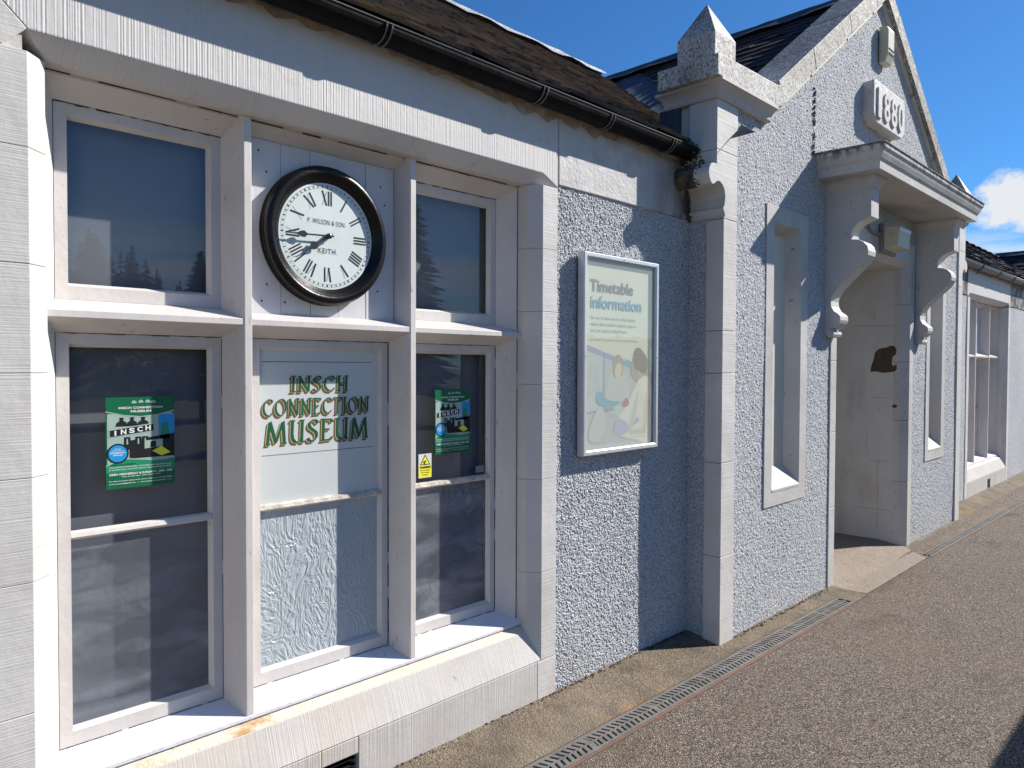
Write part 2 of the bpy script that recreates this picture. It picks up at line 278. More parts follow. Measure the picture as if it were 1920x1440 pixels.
def glyphs(s, bold=0, space=1.0):
    k = (s, bold, space)
    if k in _tc: return _tc[k]
    cu = bpy.data.curves.new('t', 'FONT'); cu.body = s; cu.size = 1; cu.offset = bold; cu.space_character = space; cu.fill_mode = 'FRONT'; cu.resolution_u = 4
    ob = bpy.data.objects.new('t', cu); COL.objects.link(ob); bpy.context.view_layer.update()
    me = bpy.data.meshes.new_from_object(ob.evaluated_get(bpy.context.evaluated_depsgraph_get()))
    V = [(v.co.x, v.co.y) for v in me.vertices]; Fc = [tuple(p.vertices) for p in me.polygons]
    bpy.data.objects.remove(ob); bpy.data.curves.remove(cu); bpy.data.meshes.remove(me)
    xs = [v[0] for v in V]; ys = [v[1] for v in V]; _tc[k] = (V, Fc, min(xs), max(xs), min(ys), max(ys)); return _tc[k]
def text(mb, s, x0, x1, z0, z1, y, mi=0, bold=.0, tilt=0, space=1.0, tf=None):
    V, Fc, a, b, c, d = glyphs(s, bold, space)
    tv = []
    for (u, v) in V:
        X = x0+(u-a)/(b-a)*(x1-x0); Z = z0+(v-c)/(d-c)*(z1-z0)+tilt*(u-a)/(b-a)
        tv.append(tf(X, y, Z) if tf else (X, y, Z))
    mb.add(tv, Fc, mi)

# ------------------------------------------------------------------ ground
GEX = 200
def gz(y, x=0): return max(-.045, min(0, .15*y))
def yin(x): return -.303-.0105*(x-2.2) if x < 6 else -.380-.0105*(x-7)
def yout(x): return -.434-.0100*(x-2.2) if x < 6 else -.470-.0105*(x-7)
DR = [(1.0, 5.25), (6.98, 16.0)]
xs = sorted(set([-60, -20, -5, -1, 0, 1.0, 5.25, 5.5, 6.9, 6.98, 16.0, 20, 40, 80, 250] + [round(1+.25*k, 3) for k in range(18)] + [7.25+.5*k for k in range(18)]))
mb = MB()
def indr(x): return any(a-1e-6 <= x <= b+1e-6 for a, b in DR)
for i in range(len(xs)-1):
    x0, x1 = xs[i], xs[i+1]
    rows = [(-9, -9), (-2.5, -2.5), (-1.2, -1.2), (yout(x0), yout(x1)), (yin(x0), yin(x1)), (-.15, -.15), (0, 0), (1.6, 1.6)]
    for j in range(len(rows)-1):
        if j == 3 and any(a-1e-6 <= x0 and x1 <= b+1e-6 for a, b in DR): continue
        (a0, a1), (b0, b1) = rows[j], rows[j+1]
        mb.add([(x0, a0, gz(a0)), (x1, a1, gz(a1)), (x1, b1, gz(b1)), (x0, b0, gz(b0))], [(0, 1, 2, 3)])
tag(mb.build('platform_ground', M_asph), kind='structure')
mb = MB()      # concrete strip between wall and drain
for i in range(len(xs)-1):
    x0, x1 = xs[i], xs[i+1]
    if x0 < -5 or x1 > 40: continue
    if 5.49 < x0 < 6.89: continue
    o0 = yin(x0)+.002; o1 = yin(x1)+.002
    if x0 >= 5.25-1e-6 and x1 <= 5.5: o0 = o1 = yout(5.25)
    if x0 >= 6.9-1e-6 and x1 <= 6.98+1e-6: o0 = o1 = yout(7)
    rows = ([(o0, o1)] if o0 < -.301 else [])+[(max(o0, -.3), max(o1, -.3)), (-.15, -.15), (0, 0), (.08, .08)]
    for j in range(len(rows)-1):
        (a0, a1), (b0, b1) = rows[j], rows[j+1]
        mb.add([(x0, a0, gz(a0)+.005), (x1, a1, gz(a1)+.005), (x1, b1, gz(b1)+.005), (x0, b0, gz(b0)+.005)], [(0, 1, 2, 3)])
tag(mb.build('path', M_conc), kind='structure')
mb = MB()
rows = [(-.456, 5.505, 6.890), (-.30, 5.48, 7.06), (-.22, 5.47, 7.13), (-.15, 5.46, 7.20), (0, 5.46, 7.20), (2.2, 5.46, 7.20)]
for (a0, l0, r0), (a1, l1, r1) in zip(rows[:-1], rows[1:]): mb.add([(l0, a0, gz(a0)+.007), (r0, a0, gz(a0)+.007), (r1, a1, gz(a1)+.007), (l1, a1, gz(a1)+.007)], [(0, 1, 2, 3)])
tag(mb.build('doorstep_paving', M_slab), kind='structure')
mb = MB(); mb.add([(-300, -400, -.9), (400, -400, -.9), (400, -9, -.9), (-300, -9, -.9)], [(0, 1, 2, 3)])
mb.add([(-60, -9, -.9), (250, -9, -.9), (250, -9, -.045), (-60, -9, -.045)], [(0, 1, 2, 3)])
mb.add([(-300, 4, -.1), (400, 4, -.1), (400, 400, -.1), (-300, 400, -.1)], [(0, 1, 2, 3)])
M_field = mat('trackside_grass', (.07, .09, .035), (.12, .10, .06), .3, rough=.95)
tag(mb.build('terrain', M_field), kind='structure')

# drainage channels
def drain(x0, x1, label):
    root = thing('drainage_channel', label, 'drain', (x0, yin(x0), -.045), 'slotted drainage channels along the platform')
    g = MB(); n = int((x1-x0)/.034); top = -.0385; bot = -.050
    def bar(xa, xb, fa, fb, fc, fd, zt=top, mi=0):
        """quad bar: fractions across the channel at xa and xb"""
        P = lambda x, f: (x, yin(x)+(yout(x)-yin(x))*f)
        a, b, c_, d = P(xa, fa), P(xb, fb), P(xb, fc), P(xa, fd)
        g.add([(*a, zt), (*b, zt), (*c_, zt), (*d, zt), (*a, bot), (*b, bot), (*c_, bot), (*d, bot)], [(0, 1, 2, 3), (0, 4, 5, 1), (1, 5, 6, 2), (2, 6, 7, 3), (3, 7, 4, 0)], mi)
    seg = 1.0; x = x0
    while x < x1-.01:
        e = min(x+seg, x1)-.003
        bar(x, e, .05, .05, .17, .17); bar(x, e, .47, .47, .53, .53); bar(x, e, .83, .83, .95, .95); x += seg
    for k in range(n):
        xa = x0+.012+k*.034; sl = .014
        P = lambda x, f: (x, yin(x)+(yout(x)-yin(x))*f)
        for (f0, f1, s_) in ((.17, .47, sl), (.53, .83, -sl)):
            if xa+.02+sl > x1 or xa-sl < x0: continue
            wd = .020 if k % 14 else .040
            a, b, c_, d = P(xa-s_/2, f0), P(xa-s_/2+wd, f0), P(xa+s_/2+wd, f1), P(xa+s_/2, f1)
            z = top-.0004
            g.add([(*a, z), (*b, z), (*c_, z), (*d, z), (*a, bot), (*b, bot), (*c_, bot), (*d, bot)], [(0, 1, 2, 3), (1, 5, 6, 2), (3, 7, 4, 0)])
    g.build('grating', M_grate, root)
    r = MB()
    for f0, f1 in ((.0, .045), (.955, 1.06)):
        x = x0
        while x < x1-.01:
            e = min(x+1, x1); ys = [yin(x)+(yout(x)-yin(x))*f0, yin(e)+(yout(e)-yin(e))*f0, yin(e)+(yout(e)-yin(e))*f1, yin(x)+(yout(x)-yin(x))*f1]
            r.add([(x, ys[0], -.040), (e, ys[1], -.040), (e, ys[2], -.040), (x, ys[3], -.040), (x, ys[0], -.12), (e, ys[1], -.12), (e, ys[2], -.12), (x, ys[3], -.12)], [(0, 1, 2, 3), (0, 4, 5, 1), (3, 2, 6, 7)]); x += 1
    r.build('edge_rail', M_rail, root)
    t = MB(); t.add([(x0, yin(x0), -.12), (x1, yin(x1), -.12), (x1, yout(x1)-.01, -.12), (x0, yout(x0)-.01, -.12), (x0, yin(x0), -.046), (x0, yout(x0)-.01, -.046), (x1, yin(x1), -.046), (x1, yout(x1)-.01, -.046)], [(0, 1, 2, 3), (0, 3, 5, 4), (1, 2, 7, 6)])
    t.build('channel_trough', M_black, root)
drain(1.0, 5.25, 'slotted steel drain with rusty rail in front of the poster wall, ending before the doorstep')
drain(6.98, 16.0, 'slotted steel drain beyond the doorstep running away along the far wall')

# ------------------------------------------------------------------ the building
B = thing('museum_building', 'white painted stone and roughcast station building with slate roof and gabled porch', 'building', (3.8, 0, 0))
MX = 12.69             # mirror line constant: x -> MX - x
def worley(x, z, cell, seed, jit=.9):
    gx = np.floor(x/cell).astype(np.int64); gzz = np.floor(z/cell).astype(np.int64); best = np.full(x.shape, 9.0); hv = np.zeros(x.shape)
    for dx in (-1, 0, 1):
        for dz in (-1, 0, 1):
            cx = gx+dx; cz = gzz+dz; h = (cx*73856093) ^ (cz*19349663) ^ seed; h = (h ^ (h >> 13))*1274126177 & 0xffffffff
            h1 = (h & 1023)/1023.; h2 = ((h >> 10) & 1023)/1023.; h3 = ((h >> 20) & 1023)/1023.
            d = np.hypot((cx+.5+(h1-.5)*jit)*cell-x, (cz+.5+(h2-.5)*jit)*cell-z)/cell
            mks = d < best; best = np.where(mks, d, best); hv = np.where(mks, h3, hv)
    return best, hv
def harl(name, x0, x1, z0, z1, y, step, parent, keep=None, amp=.006, cell=.0125, axis='y', wob=.004):
    nx = max(2, int((x1-x0)/step)); nz = max(2, int((z1-z0)/step))
    X, Z = np.meshgrid(np.linspace(x0, x1, nx), np.linspace(z0, z1, nz))
    d, h = worley(X, Z, cell, 11); d2, h2 = worley(X, Z, cell*2.1, 5)
    hh = np.clip(1-d*1.15, 0, 1)**.8*(.25+.75*h)*amp + np.clip(1-d2*1.3, 0, 1)**.8*np.where(h2 > .6, 1, 0)*amp*.35 + np.random.rand(*X.shape)*amp*.18
    hh += wob*(np.sin(X*5.1+Z*2.3)+np.sin(Z*4.3-X*1.7+1))*.5
    P = np.stack([X, y-hh, Z] if axis == 'y' else [y-hh, X, Z], -1).reshape(-1, 3)
    idx = np.arange(nx*nz).reshape(nz, nx)
    q = np.stack([idx[:-1, :-1], idx[:-1, 1:], idx[1:, 1:], idx[1:, :-1]], -1).reshape(-1, 4)
    if axis == 'x': q = q[:, ::-1]
    if keep is not None:
        c = P[q].mean(1); q = q[keep(c[:, 0], c[:, 2])]
    used = np.unique(q); rm = np.full(len(P), -1); rm[used] = np.arange(len(used)); P = P[used]; q = rm[q]
    off = Vector((0, 0, 0)); p = parent
    while p is not None: off += p.location; p = p.parent
    P = P-np.array(off)
    me = bpy.data.meshes.new(name); me.vertices.add(len(P)); me.vertices.foreach_set('co', P.astype(np.float32).ravel())
    me.loops.add(q.size); me.loops.foreach_set('vertex_index', q.astype(np.int32).ravel()); me.polygons.add(len(q))
    me.polygons.foreach_set('loop_start', np.arange(0, q.size, 4, dtype=np.int32)); me.polygons.foreach_set('use_smooth', np.ones(len(q), dtype=bool))
    me.update(calc_edges=True); me.validate(); me.materials.append(M_harl)
    o = bpy.data.objects.new(name, me); COL.objects.link(o); o.parent = parent; return o

# --- wall cores
mb = MB()
mb.box(-4, .50, .012, .30, -.1, 2.79); mb.box(-4, 5.40, .30, 5.1, -.1, 2.80); mb.box(2.70, 3.90, .02, .30, -.1, 2.79)
mb.box(7.30, 26, .30, 5.1, -.1, 2.80); mb.box(8.8, 10.0, .02, .30, -.1, 2.79); mb.box(12.32, 26, .02, .30, -.1, 2.79); mb.box(5.40, 7.30, 2.0, 5.1, -.1, 2.8)
mb.box(3.90, 5.46, -.06, .30, -.1, 3.05); mb.box(7.24, 8.8, -.06, .30, -.1, 3.05); mb.box(5.46, 7.24, -.06, .30, 2.62, 3.05)
# gable core
mb.add([(3.9, -.19, 2.9), (8.8, -.19, 2.9), (6.38, -.19, 4.56), (3.9, .12, 2.9), (8.8, .12, 2.9), (6.38, .12, 4.56)], [(0, 1, 2), (5, 4, 3), (0, 3, 4, 1), (1, 4, 5, 2), (2, 5, 3, 0)])
mb.build('wall_core', M_smooth, B)
# --- harled panels
harl('harled_wall', 2.655, 3.86, -.03, 2.44, .012, .0023, B, amp=.0066, cell=.0088)
harl('harled_wall', 12.28, 20.6, -.03, 2.44, .012, .02, B)
harl('harled_wall', 8.80, 10.05, -.03, 2.44, .012, .012, B)
harl('harled_wall', -.115, .02, -.05, 2.45, 3.852, .006, B, axis='x')
SL = [(4.385, 5.0), (7.68, 8.29)]
def keep(x, z):
    k = z < 4.60-abs(x-6.38)*.702
    for a, b in SL: k &= ~((x > a+.03) & (x < b-.03) & (z > .72) & (z < 2.56))
    k &= ~((x > 5.45) & (x < 7.22) & (z < 2.53))
    return k
keepv = lambda x, z: keep(x, z)
def keep_np(x, z):
    k = (z < 4.60-np.abs(x-6.38)*.702) | ((z < 3.12) & (np.abs(x-6.345) > 1.86))
    for a, b in SL: k &= ~((x > a+.03) & (x < b-.03) & (z > .72) & (z < 2.56))
    k &= ~((x > 5.45) & (x < 7.22) & (z < 2.53)); return k
harl('harled_gable_wall', 3.97, 8.72, -.06, 4.56, -.203, .0044, B, keep=keep_np, amp=.0062, cell=.0102, wob=.003)

# --- left pier blocks, window surrounds
def stone_window(mx, tone=''):
    S = bpy.data.objects.new('window_surround', None); COL.objects.link(S); S.parent = B; S.location = (mx(1.5)-B.location.x, 0, 0)
    X = mx
    XL, XR, ZT = .509, 2.559, 2.468; c = .053
    # jamb stones: cross-section in XY, stacked
    for side in (0, 1):
        zj = [-.06, .176, .62, .978, 1.263, 1.547, 1.841, 2.153, 2.409] if side == 0 else [.184, .60, 1.04, 1.487, 1.827, 2.12, 2.414]
        for k in range(len(zj)-1):
            a, b = zj[k]+.0006, zj[k+1]-.0006
            if side == 0: poly = [(X(.403), 0), (X(XL), 0), (X(XL+c), c), (X(XL+c), .125), (X(XL-.02), .125), (X(.403), .125)]
            else: poly = [(X(XR), 0), (X(2.662), 0), (X(2.662), .125), (X(XR-c), .125), (X(XR-c), c)]
            MB().prism(poly, 'z', a, b).build('jamb_stone', M_droveH, S, bevel=.0018)
        if side == 1:
            MB().prism([(X(2.535), 0), (X(2.663), 0), (X(2.663), .125), (X(2.535), .125)], 'z', -.06, .1815).build('jamb_stone', M_droveH, S, bevel=.003)
    # upper left pier stones
    MB().prism([(X(.403), 2.411), (X(.4525), 2.411), (X(XL+.0003), ZT+.0003), (X(.403), 2.574)], 'y', 0, .125).build('jamb_stone', M_droveH, S, bevel=.003)
    # lintel with chamfered soffit and mitred ends
    m_ = MB(); z1 = 2.795
    v = [(X(XL), 0, ZT), (X(XR), 0, ZT), (X(XR+.105), 0, ZT-.052), (X(XR+.105), 0, z1), (X(.403), 0, z1), (X(.403), 0, 2.5743),
         (X(XL+c), c, ZT-c), (X(XR-c), c, ZT-c), (X(XL+c), .125, ZT-c), (X(XR-c), .125, ZT-c), (X(XR+.105), .125, ZT-.052), (X(XR+.105), .125, z1), (X(.403), .125, z1), (X(.403), .125, 2.5743)]
    f = [(0, 1, 2, 3, 4, 5), (0, 6, 7, 1), (6, 8, 9, 7), (1, 7, 9, 10, 2), (2, 10, 11, 3), (3, 11, 12, 4), (4, 12, 13, 5), (0, 5, 13, 8, 6), (8, 13, 12, 11, 10, 9)]
    m_.add(v, f); m_.build('lintel', M_droveV, S, bevel=.0035)
    # stone sill: lip and steep weathered face, plinth
    MB().prism([(.125, .352), (.088, .344), (.053, .322), (.053, .20), (.125, .20)], 'x', X(XL+c+.001), X(XR-c+.012)).build('sill_lip', M_strip, S, bevel=.004, seg=3)
    m_ = MB(); a0, a1, b0, b1 = X(XL+c+.002), X(XR-c+.012), X(XL+.002), X(XR-.003)
    m_.add([(a0, .052, .321), (a1, .052, .321), (b1, -.001, .186), (b0, -.001, .186), (a0, .12, .321), (a1, .12, .321), (b1, .12, .186), (b0, .12, .186)],
           [(0, 3, 2, 1), (4, 5, 6, 7), (0, 1, 5, 4), (2, 3, 7, 6), (1, 2, 6, 5), (0, 4, 7, 3)])
    m_.build('stone_sill', M_sillst, S, bevel=.003)
    vx0, vx1 = 1.39, 1.546
    for (p, q, r, t) in ((XL+.002, 1.16, -.06, .1835), (1.1625, vx0, -.06, .1835), (vx0+.0, vx1, .122, .1835), (vx1+.002, 2.533, -.06, .1835)):
        MB().box(X(p), X(q), .0, .12, r, t).build('plinth_stone', M_sillst, S, bevel=.003)
    v_ = MB(); v_.box(X(vx0+.001), X(vx1-.001), .06, .065, -.03, .121, 1)
    for k in range(6): v_.prism([(.012, .10-k*.024), (.018, .104-k*.024), (.05, .092-k*.024), (.045, .088-k*.024)], 'x', X(vx0+.006), X(vx1-.004))
    v_.build('air_vent', [M_gutter, M_black], S)
    return S
stone_window(lambda x: x)
stone_window(lambda x: MX-x)
harl('harled_wall', -3.0, .405, -.03, 2.44, .012, .02, B)
MB().box(-3.0, .401, -.002, .02, 2.432, 2.795).build('wall_band', M_band, B, bevel=.004)

# --- timber windows
def timber_window(mx, first):
    W = bpy.data.objects.new('window', None); COL.objects.link(W); W.parent = B; W.location = (mx(1.5)-B.location.x, .1, .35)
    X = mx; fr = MB()
    ya, yb = .085, .205
    for (p, q) in ((1.152, 1.178), (1.856, 1.882)):
        c = (p+q)/2; mbx = MB(); mbx.prism([(X(p), ya), (X(q), ya), (X(q+.004), ya+.008), (X(c+.046), .19), (X(c+.046), yb), (X(c-.046), yb), (X(c-.046), .19), (X(p-.004), ya+.008)], 'z', .345, 2.416)
        mbx.build('mullion', M_timber, W, bevel=.0015)
    t_ = MB(); t_.prism([(ya+.003, 1.708), (ya+.003, 1.729), (.19, 1.766), (yb, 1.766), (yb, 1.668), (.19, 1.668)], 'x', X(.558), X(2.51)); t_.build('transom', M_timber, W, bevel=.0015)
    h_ = MB(); h_.prism([(.112, 2.416), (.112, 2.405), (.19, 2.356), (yb, 2.356), (yb, 2.42)], 'x', X(.558), X(2.51)); h_.build('frame_head', M_timber, W, bevel=.0015)
    for (p, q, r) in ((.562, .575, .612), (2.508, 2.497, 2.440)):
        MB().prism([(X(p), .112), (X(q), .112), (X(r), .19), (X(r), yb), (X(p), yb)], 'z', .345, 2.416).build('frame_jamb', M_timber, W, bevel=.0015)
    MB().prism([(.088, .346), (.082, .350), (.083, .362), (.10, .369), (.19, .404), (yb, .41), (yb, .34)], 'x', X(.558), X(2.516)).build('timber_sill', M_sillw, W, bevel=.002)
    LX = [(.613, 1.121, .656, 1.076), (1.212, 1.822, 1.264, 1.780), (1.916, 2.440, 1.968, 2.398)]
    for i, (a, b, ga, gb) in enumerate(LX):
        for row in (0, 1):
            z0, z1, gl0, gl1 = (1.767, 2.355, 1.818, 2.310) if row else (.404, 1.667, .460, 1.624)
            if row and i == 1: continue
            s_ = MB(); xa, xb = sorted((X(a+.002), X(b-.002))); gxa, gxb = sorted((X(ga), X(gb)))
            # sash: flat rails then putty bevel (separate outsets per side)
            o = .010
            R = [(xa, .193, z0, xb, z1), (gxa-o*.6, .193, gl0-o, gxb+o, gl1+o), (gxa-o*.6+.001, .197, gl0-o+.001, gxb+o-.001, gl1+o-.001), (gxa, .2165, gl0, gxb, gl1)]
            vs = []; 
            for (p, y, q, r, t) in R: vs += [(p, y, q), (r, y, q), (r, y, t), (p, y, t)]
            vs += [(xa, .21, z0), (xb, .21, z0), (xb, .21, z1), (xa, .21, z1)]
            fs = [(k*4+e, k*4+(e+1) % 4, (k+1)*4+(e+1) % 4, (k+1)*4+e) for k in range(3) for e in range(4)] + [(e, 16+e, 16+(e+1) % 4, (e+1) % 4) for e in range(4)]
            s_.add(vs, fs); s_.build('sash', M_sash, W)
            def pane(p0, p1, name, mt):
                g = MB(); g.nofix = True; g.add([(gxa, .2155, p0), (gxb, .2155, p0), (gxb, .2155, p1), (gxa, .2155, p1)], [(0, 1, 2, 3)]); g.build(name, mt, W)
            if row: pane(gl0, gl1, 'glass_pane', M_glass)
            else:
                zb0, zb1 = (1.036, 1.062)
                bar = MB(); bar.prism([(.196, zb0+.004), (.192, zb0+.008), (.196, zb1-.004), (.217, zb1), (.217, zb0-.004)], 'x', gxa-.006, gxb+.006); bar.build('glazing_bar', M_putty if i != 0 else M_sash, W, bevel=.001)
                pane(gl0, zb0-.001, 'glass_pane', M_swirl if i == 1 else M_frost)
                if not (i == 1 and first): pane(zb1-.001, gl1, 'glass_pane', M_glass)
            bd = MB(); bd.box(xa+.01, xb-.01, .262, .27, z0+.01, z1-.01); bd.build('blind', M_blindL if row else M_blind, W)
    gr = MB(); 
    def grime(x0, x1, z0, z1, y0, vert):
        n = 26
        for k in range(n):
            f0, f1 = k/n, (k+1)/n; t = .35+.65*random.random()**2
            if random.random() < .12: continue
            if vert: gr.box(X(x0), X(x0+(x1-x0)*t), y0, y0+.004, z0+(z1-z0)*f0, z0+(z1-z0)*f1)
            else: gr.box(X(x0+(x1-x0)*f0), X(x0+(x1-x0)*f1), y0, y0+.004, z1-(z1-z0)*t, z1)
    grime(.565, 2.505, 2.407, 2.414, .1105, False); grime(2.503, 2.508, .37, 2.40, .1105, True)
    for a, b, _, _ in LX: grime(a, b, 2.3505, 2.3555, .1905, False) if first and a != 1.212 or not first else None; grime(a, b, 1.6640, 1.6675, .1910, False); grime(a, b, .404, .407, .1910, False)
    for a in (1.118, 1.8185, 2.4365): grime(a, a+.004, .41, 1.66, .1905, True)
    gr.build('joint_grime', M_dirt, W)['kind'] = 'stuff'
    if first:
        pb = MB()
        xb_ = [1.205, 1.325, 1.445, 1.565, 1.69, 1.825]
        for k in range(5): pb.box(xb_[k]+.0008, xb_[k+1]-.0008, .160+.0015*(k % 2), .185, 1.755, 2.37)
        pb.build('boarded_panel', M_board, W, bevel=.0012)
        for x, z in ((1.24, 2.33), (1.27, 2.26), (1.27, 1.86), (1.25, 1.80), (1.76, 2.29), (1.78, 2.22), (1.745, 1.87), (1.34, 1.80)): MB().lathe([(.004, .160), (.0035, .158), (.0001, .1575)], x, z, 8).build('nail_head', M_dirt, W)
    else:
        pane_y = MB(); pane_y.box(X(1.822), X(1.212), .185, .20, 1.767, 2.355); pane_y.build('boarded_panel', M_board, W)
timber_window(lambda x: x, True)
timber_window(lambda x: MX-x, False)

# --- cement band above the harling, mortar under gutter
MB().box(2.668, 3.84, -.002, .02, 2.432, 2.795).build('wall_band', M_band, B, bevel=.004)
MB().box(3.26-.024, 3.26+.0, -.004, -.002, 2.44, 2.60)
MB().box(8.85, 10.02, -.002, .02, 2.432, 2.795).build('wall_band', M_band, B, bevel=.004)
MB().box(12.291, 20.8, -.002, .02, 2.432, 2.795).build('wall_band', M_band, B, bevel=.004)
def rough_strip(x0, x1):
    mb = MB(); n = int((x1-x0)/.04); rows = []
    for i in range(n+1):
        x = x0+(x1-x0)*i/n; r = random.random
        d = .035+.018*math.sin(x*3.1)+.012*math.sin(x*11)+.018*math.sin(x*37)*r()+.03*r()
        rows.append([(x, .0-.003, 2.79-d*.8-.01), (x, -.006-.006*r(), 2.785-d*.45), (x, -.012-.008*r(), 2.785), (x, -.02, 2.815)])
    vs = [p for r in rows for p in r]; fs = [(i*4+j, (i+1)*4+j, (i+1)*4+j+1, i*4+j+1) for i in range(n) for j in range(3)]
    mb.add(vs, fs); return mb
rough_strip(-3, 3.83).build('eaves_mortar', M_mortar, B, smooth=True)
rough_strip(8.9, 20).build('eaves_mortar', M_mortar, B, smooth=True)

# --- gutters
def gutter(x0, x1, mt, bands):
    mb = MB(); prof = []; cy, cz, r = -.066, 2.800, .056
    for k in range(13):
        t = math.pi+math.pi*k/12; prof.append((cy+r*math.cos(t), cz+r*math.sin(t)))
    for k in range(12, -1, -1):
        t = math.pi+math.pi*k/12; prof.append((cy+(r-.006)*math.cos(t), cz+(r-.006)*math.sin(t)))
    n = len(prof); xs_ = [x0, x1]
    vs = [(x, p[0], p[1]) for x in xs_ for p in prof]; fs = [(i, (i+1) % n, (i+1) % n+n, i+n) for i in range(n)]+[tuple(range(n)), tuple(range(2*n-1, n-1, -1))]
    mb.add(vs, fs); g = mb.build('gutter', mt, B, smooth=False)
    e = MB(); e.tube([(x0, cy-r+.003, cz+.001), (x1, cy-r+.003, cz+.001)], .006, 8); e.build('gutter_rim', mt, g, smooth=True)
    for bx in bands:
        q = MB()
        for dx in (-.012, .012):
            pts = [(bx+dx, cy+(r+.004)*math.cos(math.pi+math.pi*k/12), cz+(r+.004)*math.sin(math.pi+math.pi*k/12)) for k in range(13)]; q.tube(pts, .0035, 6)
        q.build('gutter_bracket', M_bracket, g, smooth=False)
gutter(-3, 3.72, M_gutter, [-.2, .6, 1.60, 2.44, 2.93, 3.48])
gutter(8.96, 20.7, M_gutg, [10.2, 11.1, 11.9, 12.6, 13.6, 15])

# --- roofs
def slates(name, org, ud, vd, u0, u1, v1, inside, mt, gauge=.16, width=.25, parent=B, jit=1.0, cap=None):
    org, ud, vd = Vector(org), Vector(ud).normalized(), Vector(vd).normalized(); nn = ud.cross(vd)
    if nn.z < 0: nn = -nn
    mb = MB(); nr = int((v1-.03)/gauge)+1
    for r in range(nr):
        v0 = r*gauge; u = u0-random.random()*width*.6
        while u < u1:
            wd = width*random.uniform(.75, 1.2); a, b = max(u, u0)+.0015, u+wd-.0015
            if cap: b = min(b, cap(v0))
            if b-a > .03 and inside((a+b)/2, v0+gauge/2):
                t = random.uniform(.009, .016)*jit; lift = .009+random.uniform(0, .006)*jit; dv = random.uniform(-.012, .006)*jit
                P = lambda uu, vv, h: org+ud*uu+vd*vv+nn*h
                L0 = min(gauge*1.5, v1+.03-v0-dv); z0 = lift+t; tw = random.uniform(-.004, .004)*jit; e1 = random.uniform(0, .008); e2 = random.uniform(0, .008)
                mb.add([P(a, v0+dv+e1, z0+tw), P(b, v0+dv+e2, z0-tw), P(b, v0+L0, .004), P(a, v0+L0, .004), P(a, v0+dv+e1, z0-t+tw), P(b, v0+dv+e2, z0-t-tw), P(b, v0+L0, -.006), P(a, v0+L0, -.006)],
                       [(0, 1, 2, 3), (0, 4, 5, 1), (1, 5, 6, 2), (3, 7, 4, 0)])
            u += wd
    mb.nofix = True
    return mb.build(name, mt, parent)
EZ, EY, RY, RZ = 2.845, -.045, 2.507, 4.590
sl_len = math.hypot(RY-EY, RZ-EZ); vd = (0, (RY-EY)/sl_len, (RZ-EZ)/sl_len)
def xval(v): return 3.88+(6.38-3.88)*v/sl_len
slates('roof_slates', (0, EY, EZ), (1, 0, 0), vd, -3.2, 6.3, sl_len-.1, lambda u, v: True, M_slate, .125, .22, jit=1.2, cap=lambda v: xval(v)-.015)
slates('roof_slates', (0, EY, EZ), (1, 0, 0), vd, 6.4, 22, sl_len-.1, lambda u, v: MX+.06-u < xval(v)-.25 and u < 23.4-2.6*(1-v/sl_len), M_slated, .2, .3)
gl = math.hypot(2.53, 4.60-2.83)
for sgn in (-1, 1):
    vdg = (-sgn*2.53/gl, 0, 1.77/gl)
    def insd(u, v, s=sgn):
        return u > -.16
    def capv(v):
        z = 2.83+1.77*v/gl; return EY+(z-EZ)*(RY-EY)/(RZ-EZ)-.30
    slates('gable_slates', (6.38+sgn*2.53, 0, 2.83), (0, 1, 0), vdg, -.16, 2.6, gl-.08, insd, M_slated, .15, .24, cap=capv)
# under-slate sheets (roof deck)
dk = MB()
dk.add([(-3.3, EY, EZ-.012), (6.38, EY+.0, EZ-.012), (6.38, RY, RZ-.012), (-3.3, RY, RZ-.012), (-3.3, 5.06, EZ-.012), (6.38, 5.06, EZ-.012)], [(0, 1, 2, 3), (3, 2, 5, 4)])
dk.add([(6.38, EY, EZ-.014), (23.4, EY, EZ-.014), (23.4, RY, RZ-.014), (6.38, RY, RZ-.014), (6.38, 5.06, EZ-.014), (23.4, 5.06, EZ-.014)], [(0, 1, 2, 3), (3, 2, 5, 4)])
for cx in (6.38, 23.4):
    dk.add([(cx-2.60, -.15, 2.765), (cx, -.15, 4.585), (cx, 5.2, 4.585), (cx-2.60, 5.2, 2.765), (cx+2.60, -.15, 2.765), (cx+2.60, 5.2, 2.765)], [(0, 1, 2, 3), (1, 4, 5, 2)])
dk.build('roof_deck', M_slated, B)
slates('gable_slates', (23.4-2.53, 0, 2.83), (0, 1, 0), (2.53/gl, 0, 1.77/gl), -.16, 2.6, gl-.08, lambda u, v: u < EY+(2.83+1.77*v/gl-EZ)*(RY-EY)/(RZ-EZ)+.05, M_slated, .2, .3)
# lead ridges and valley
def ridge(p, q, mt, slope=.70, wdt=.17):
    p, q = Vector(p), Vector(q); d = (q-p).normalized(); s = d.cross(Vector((0, 0, 1))).normalized(); mb = MB(); n = max(4, int((q-p).length/.12))
    prof = [(-wdt, -wdt*slope+.05), (-wdt*.5, -wdt*.5*slope+.050), (-.030, .025), (-.026, .045), (0, .060), (.026, .045), (.030, .025), (wdt*.5, -wdt*.5*slope+.050), (wdt, -wdt*slope+.05)]
    vs = []
    for i in range(n+1):
        c = p+(q-p)*i/n
        for (a, h) in prof:
            vs.append(c+s*(a*(1+.10*math.sin(i*1.3+a*9)))+Vector((0, 0, h+random.uniform(-.004, .004)+(.008 if (i % 12) == 0 else 0))))
    m_ = len(prof); mb.add(vs, [(i*m_+j, i*m_+j+1, (i+1)*m_+j+1, (i+1)*m_+j) for i in range(n) for j in range(m_-1)])
    return mb.build('lead_ridge', mt, B, smooth=True)
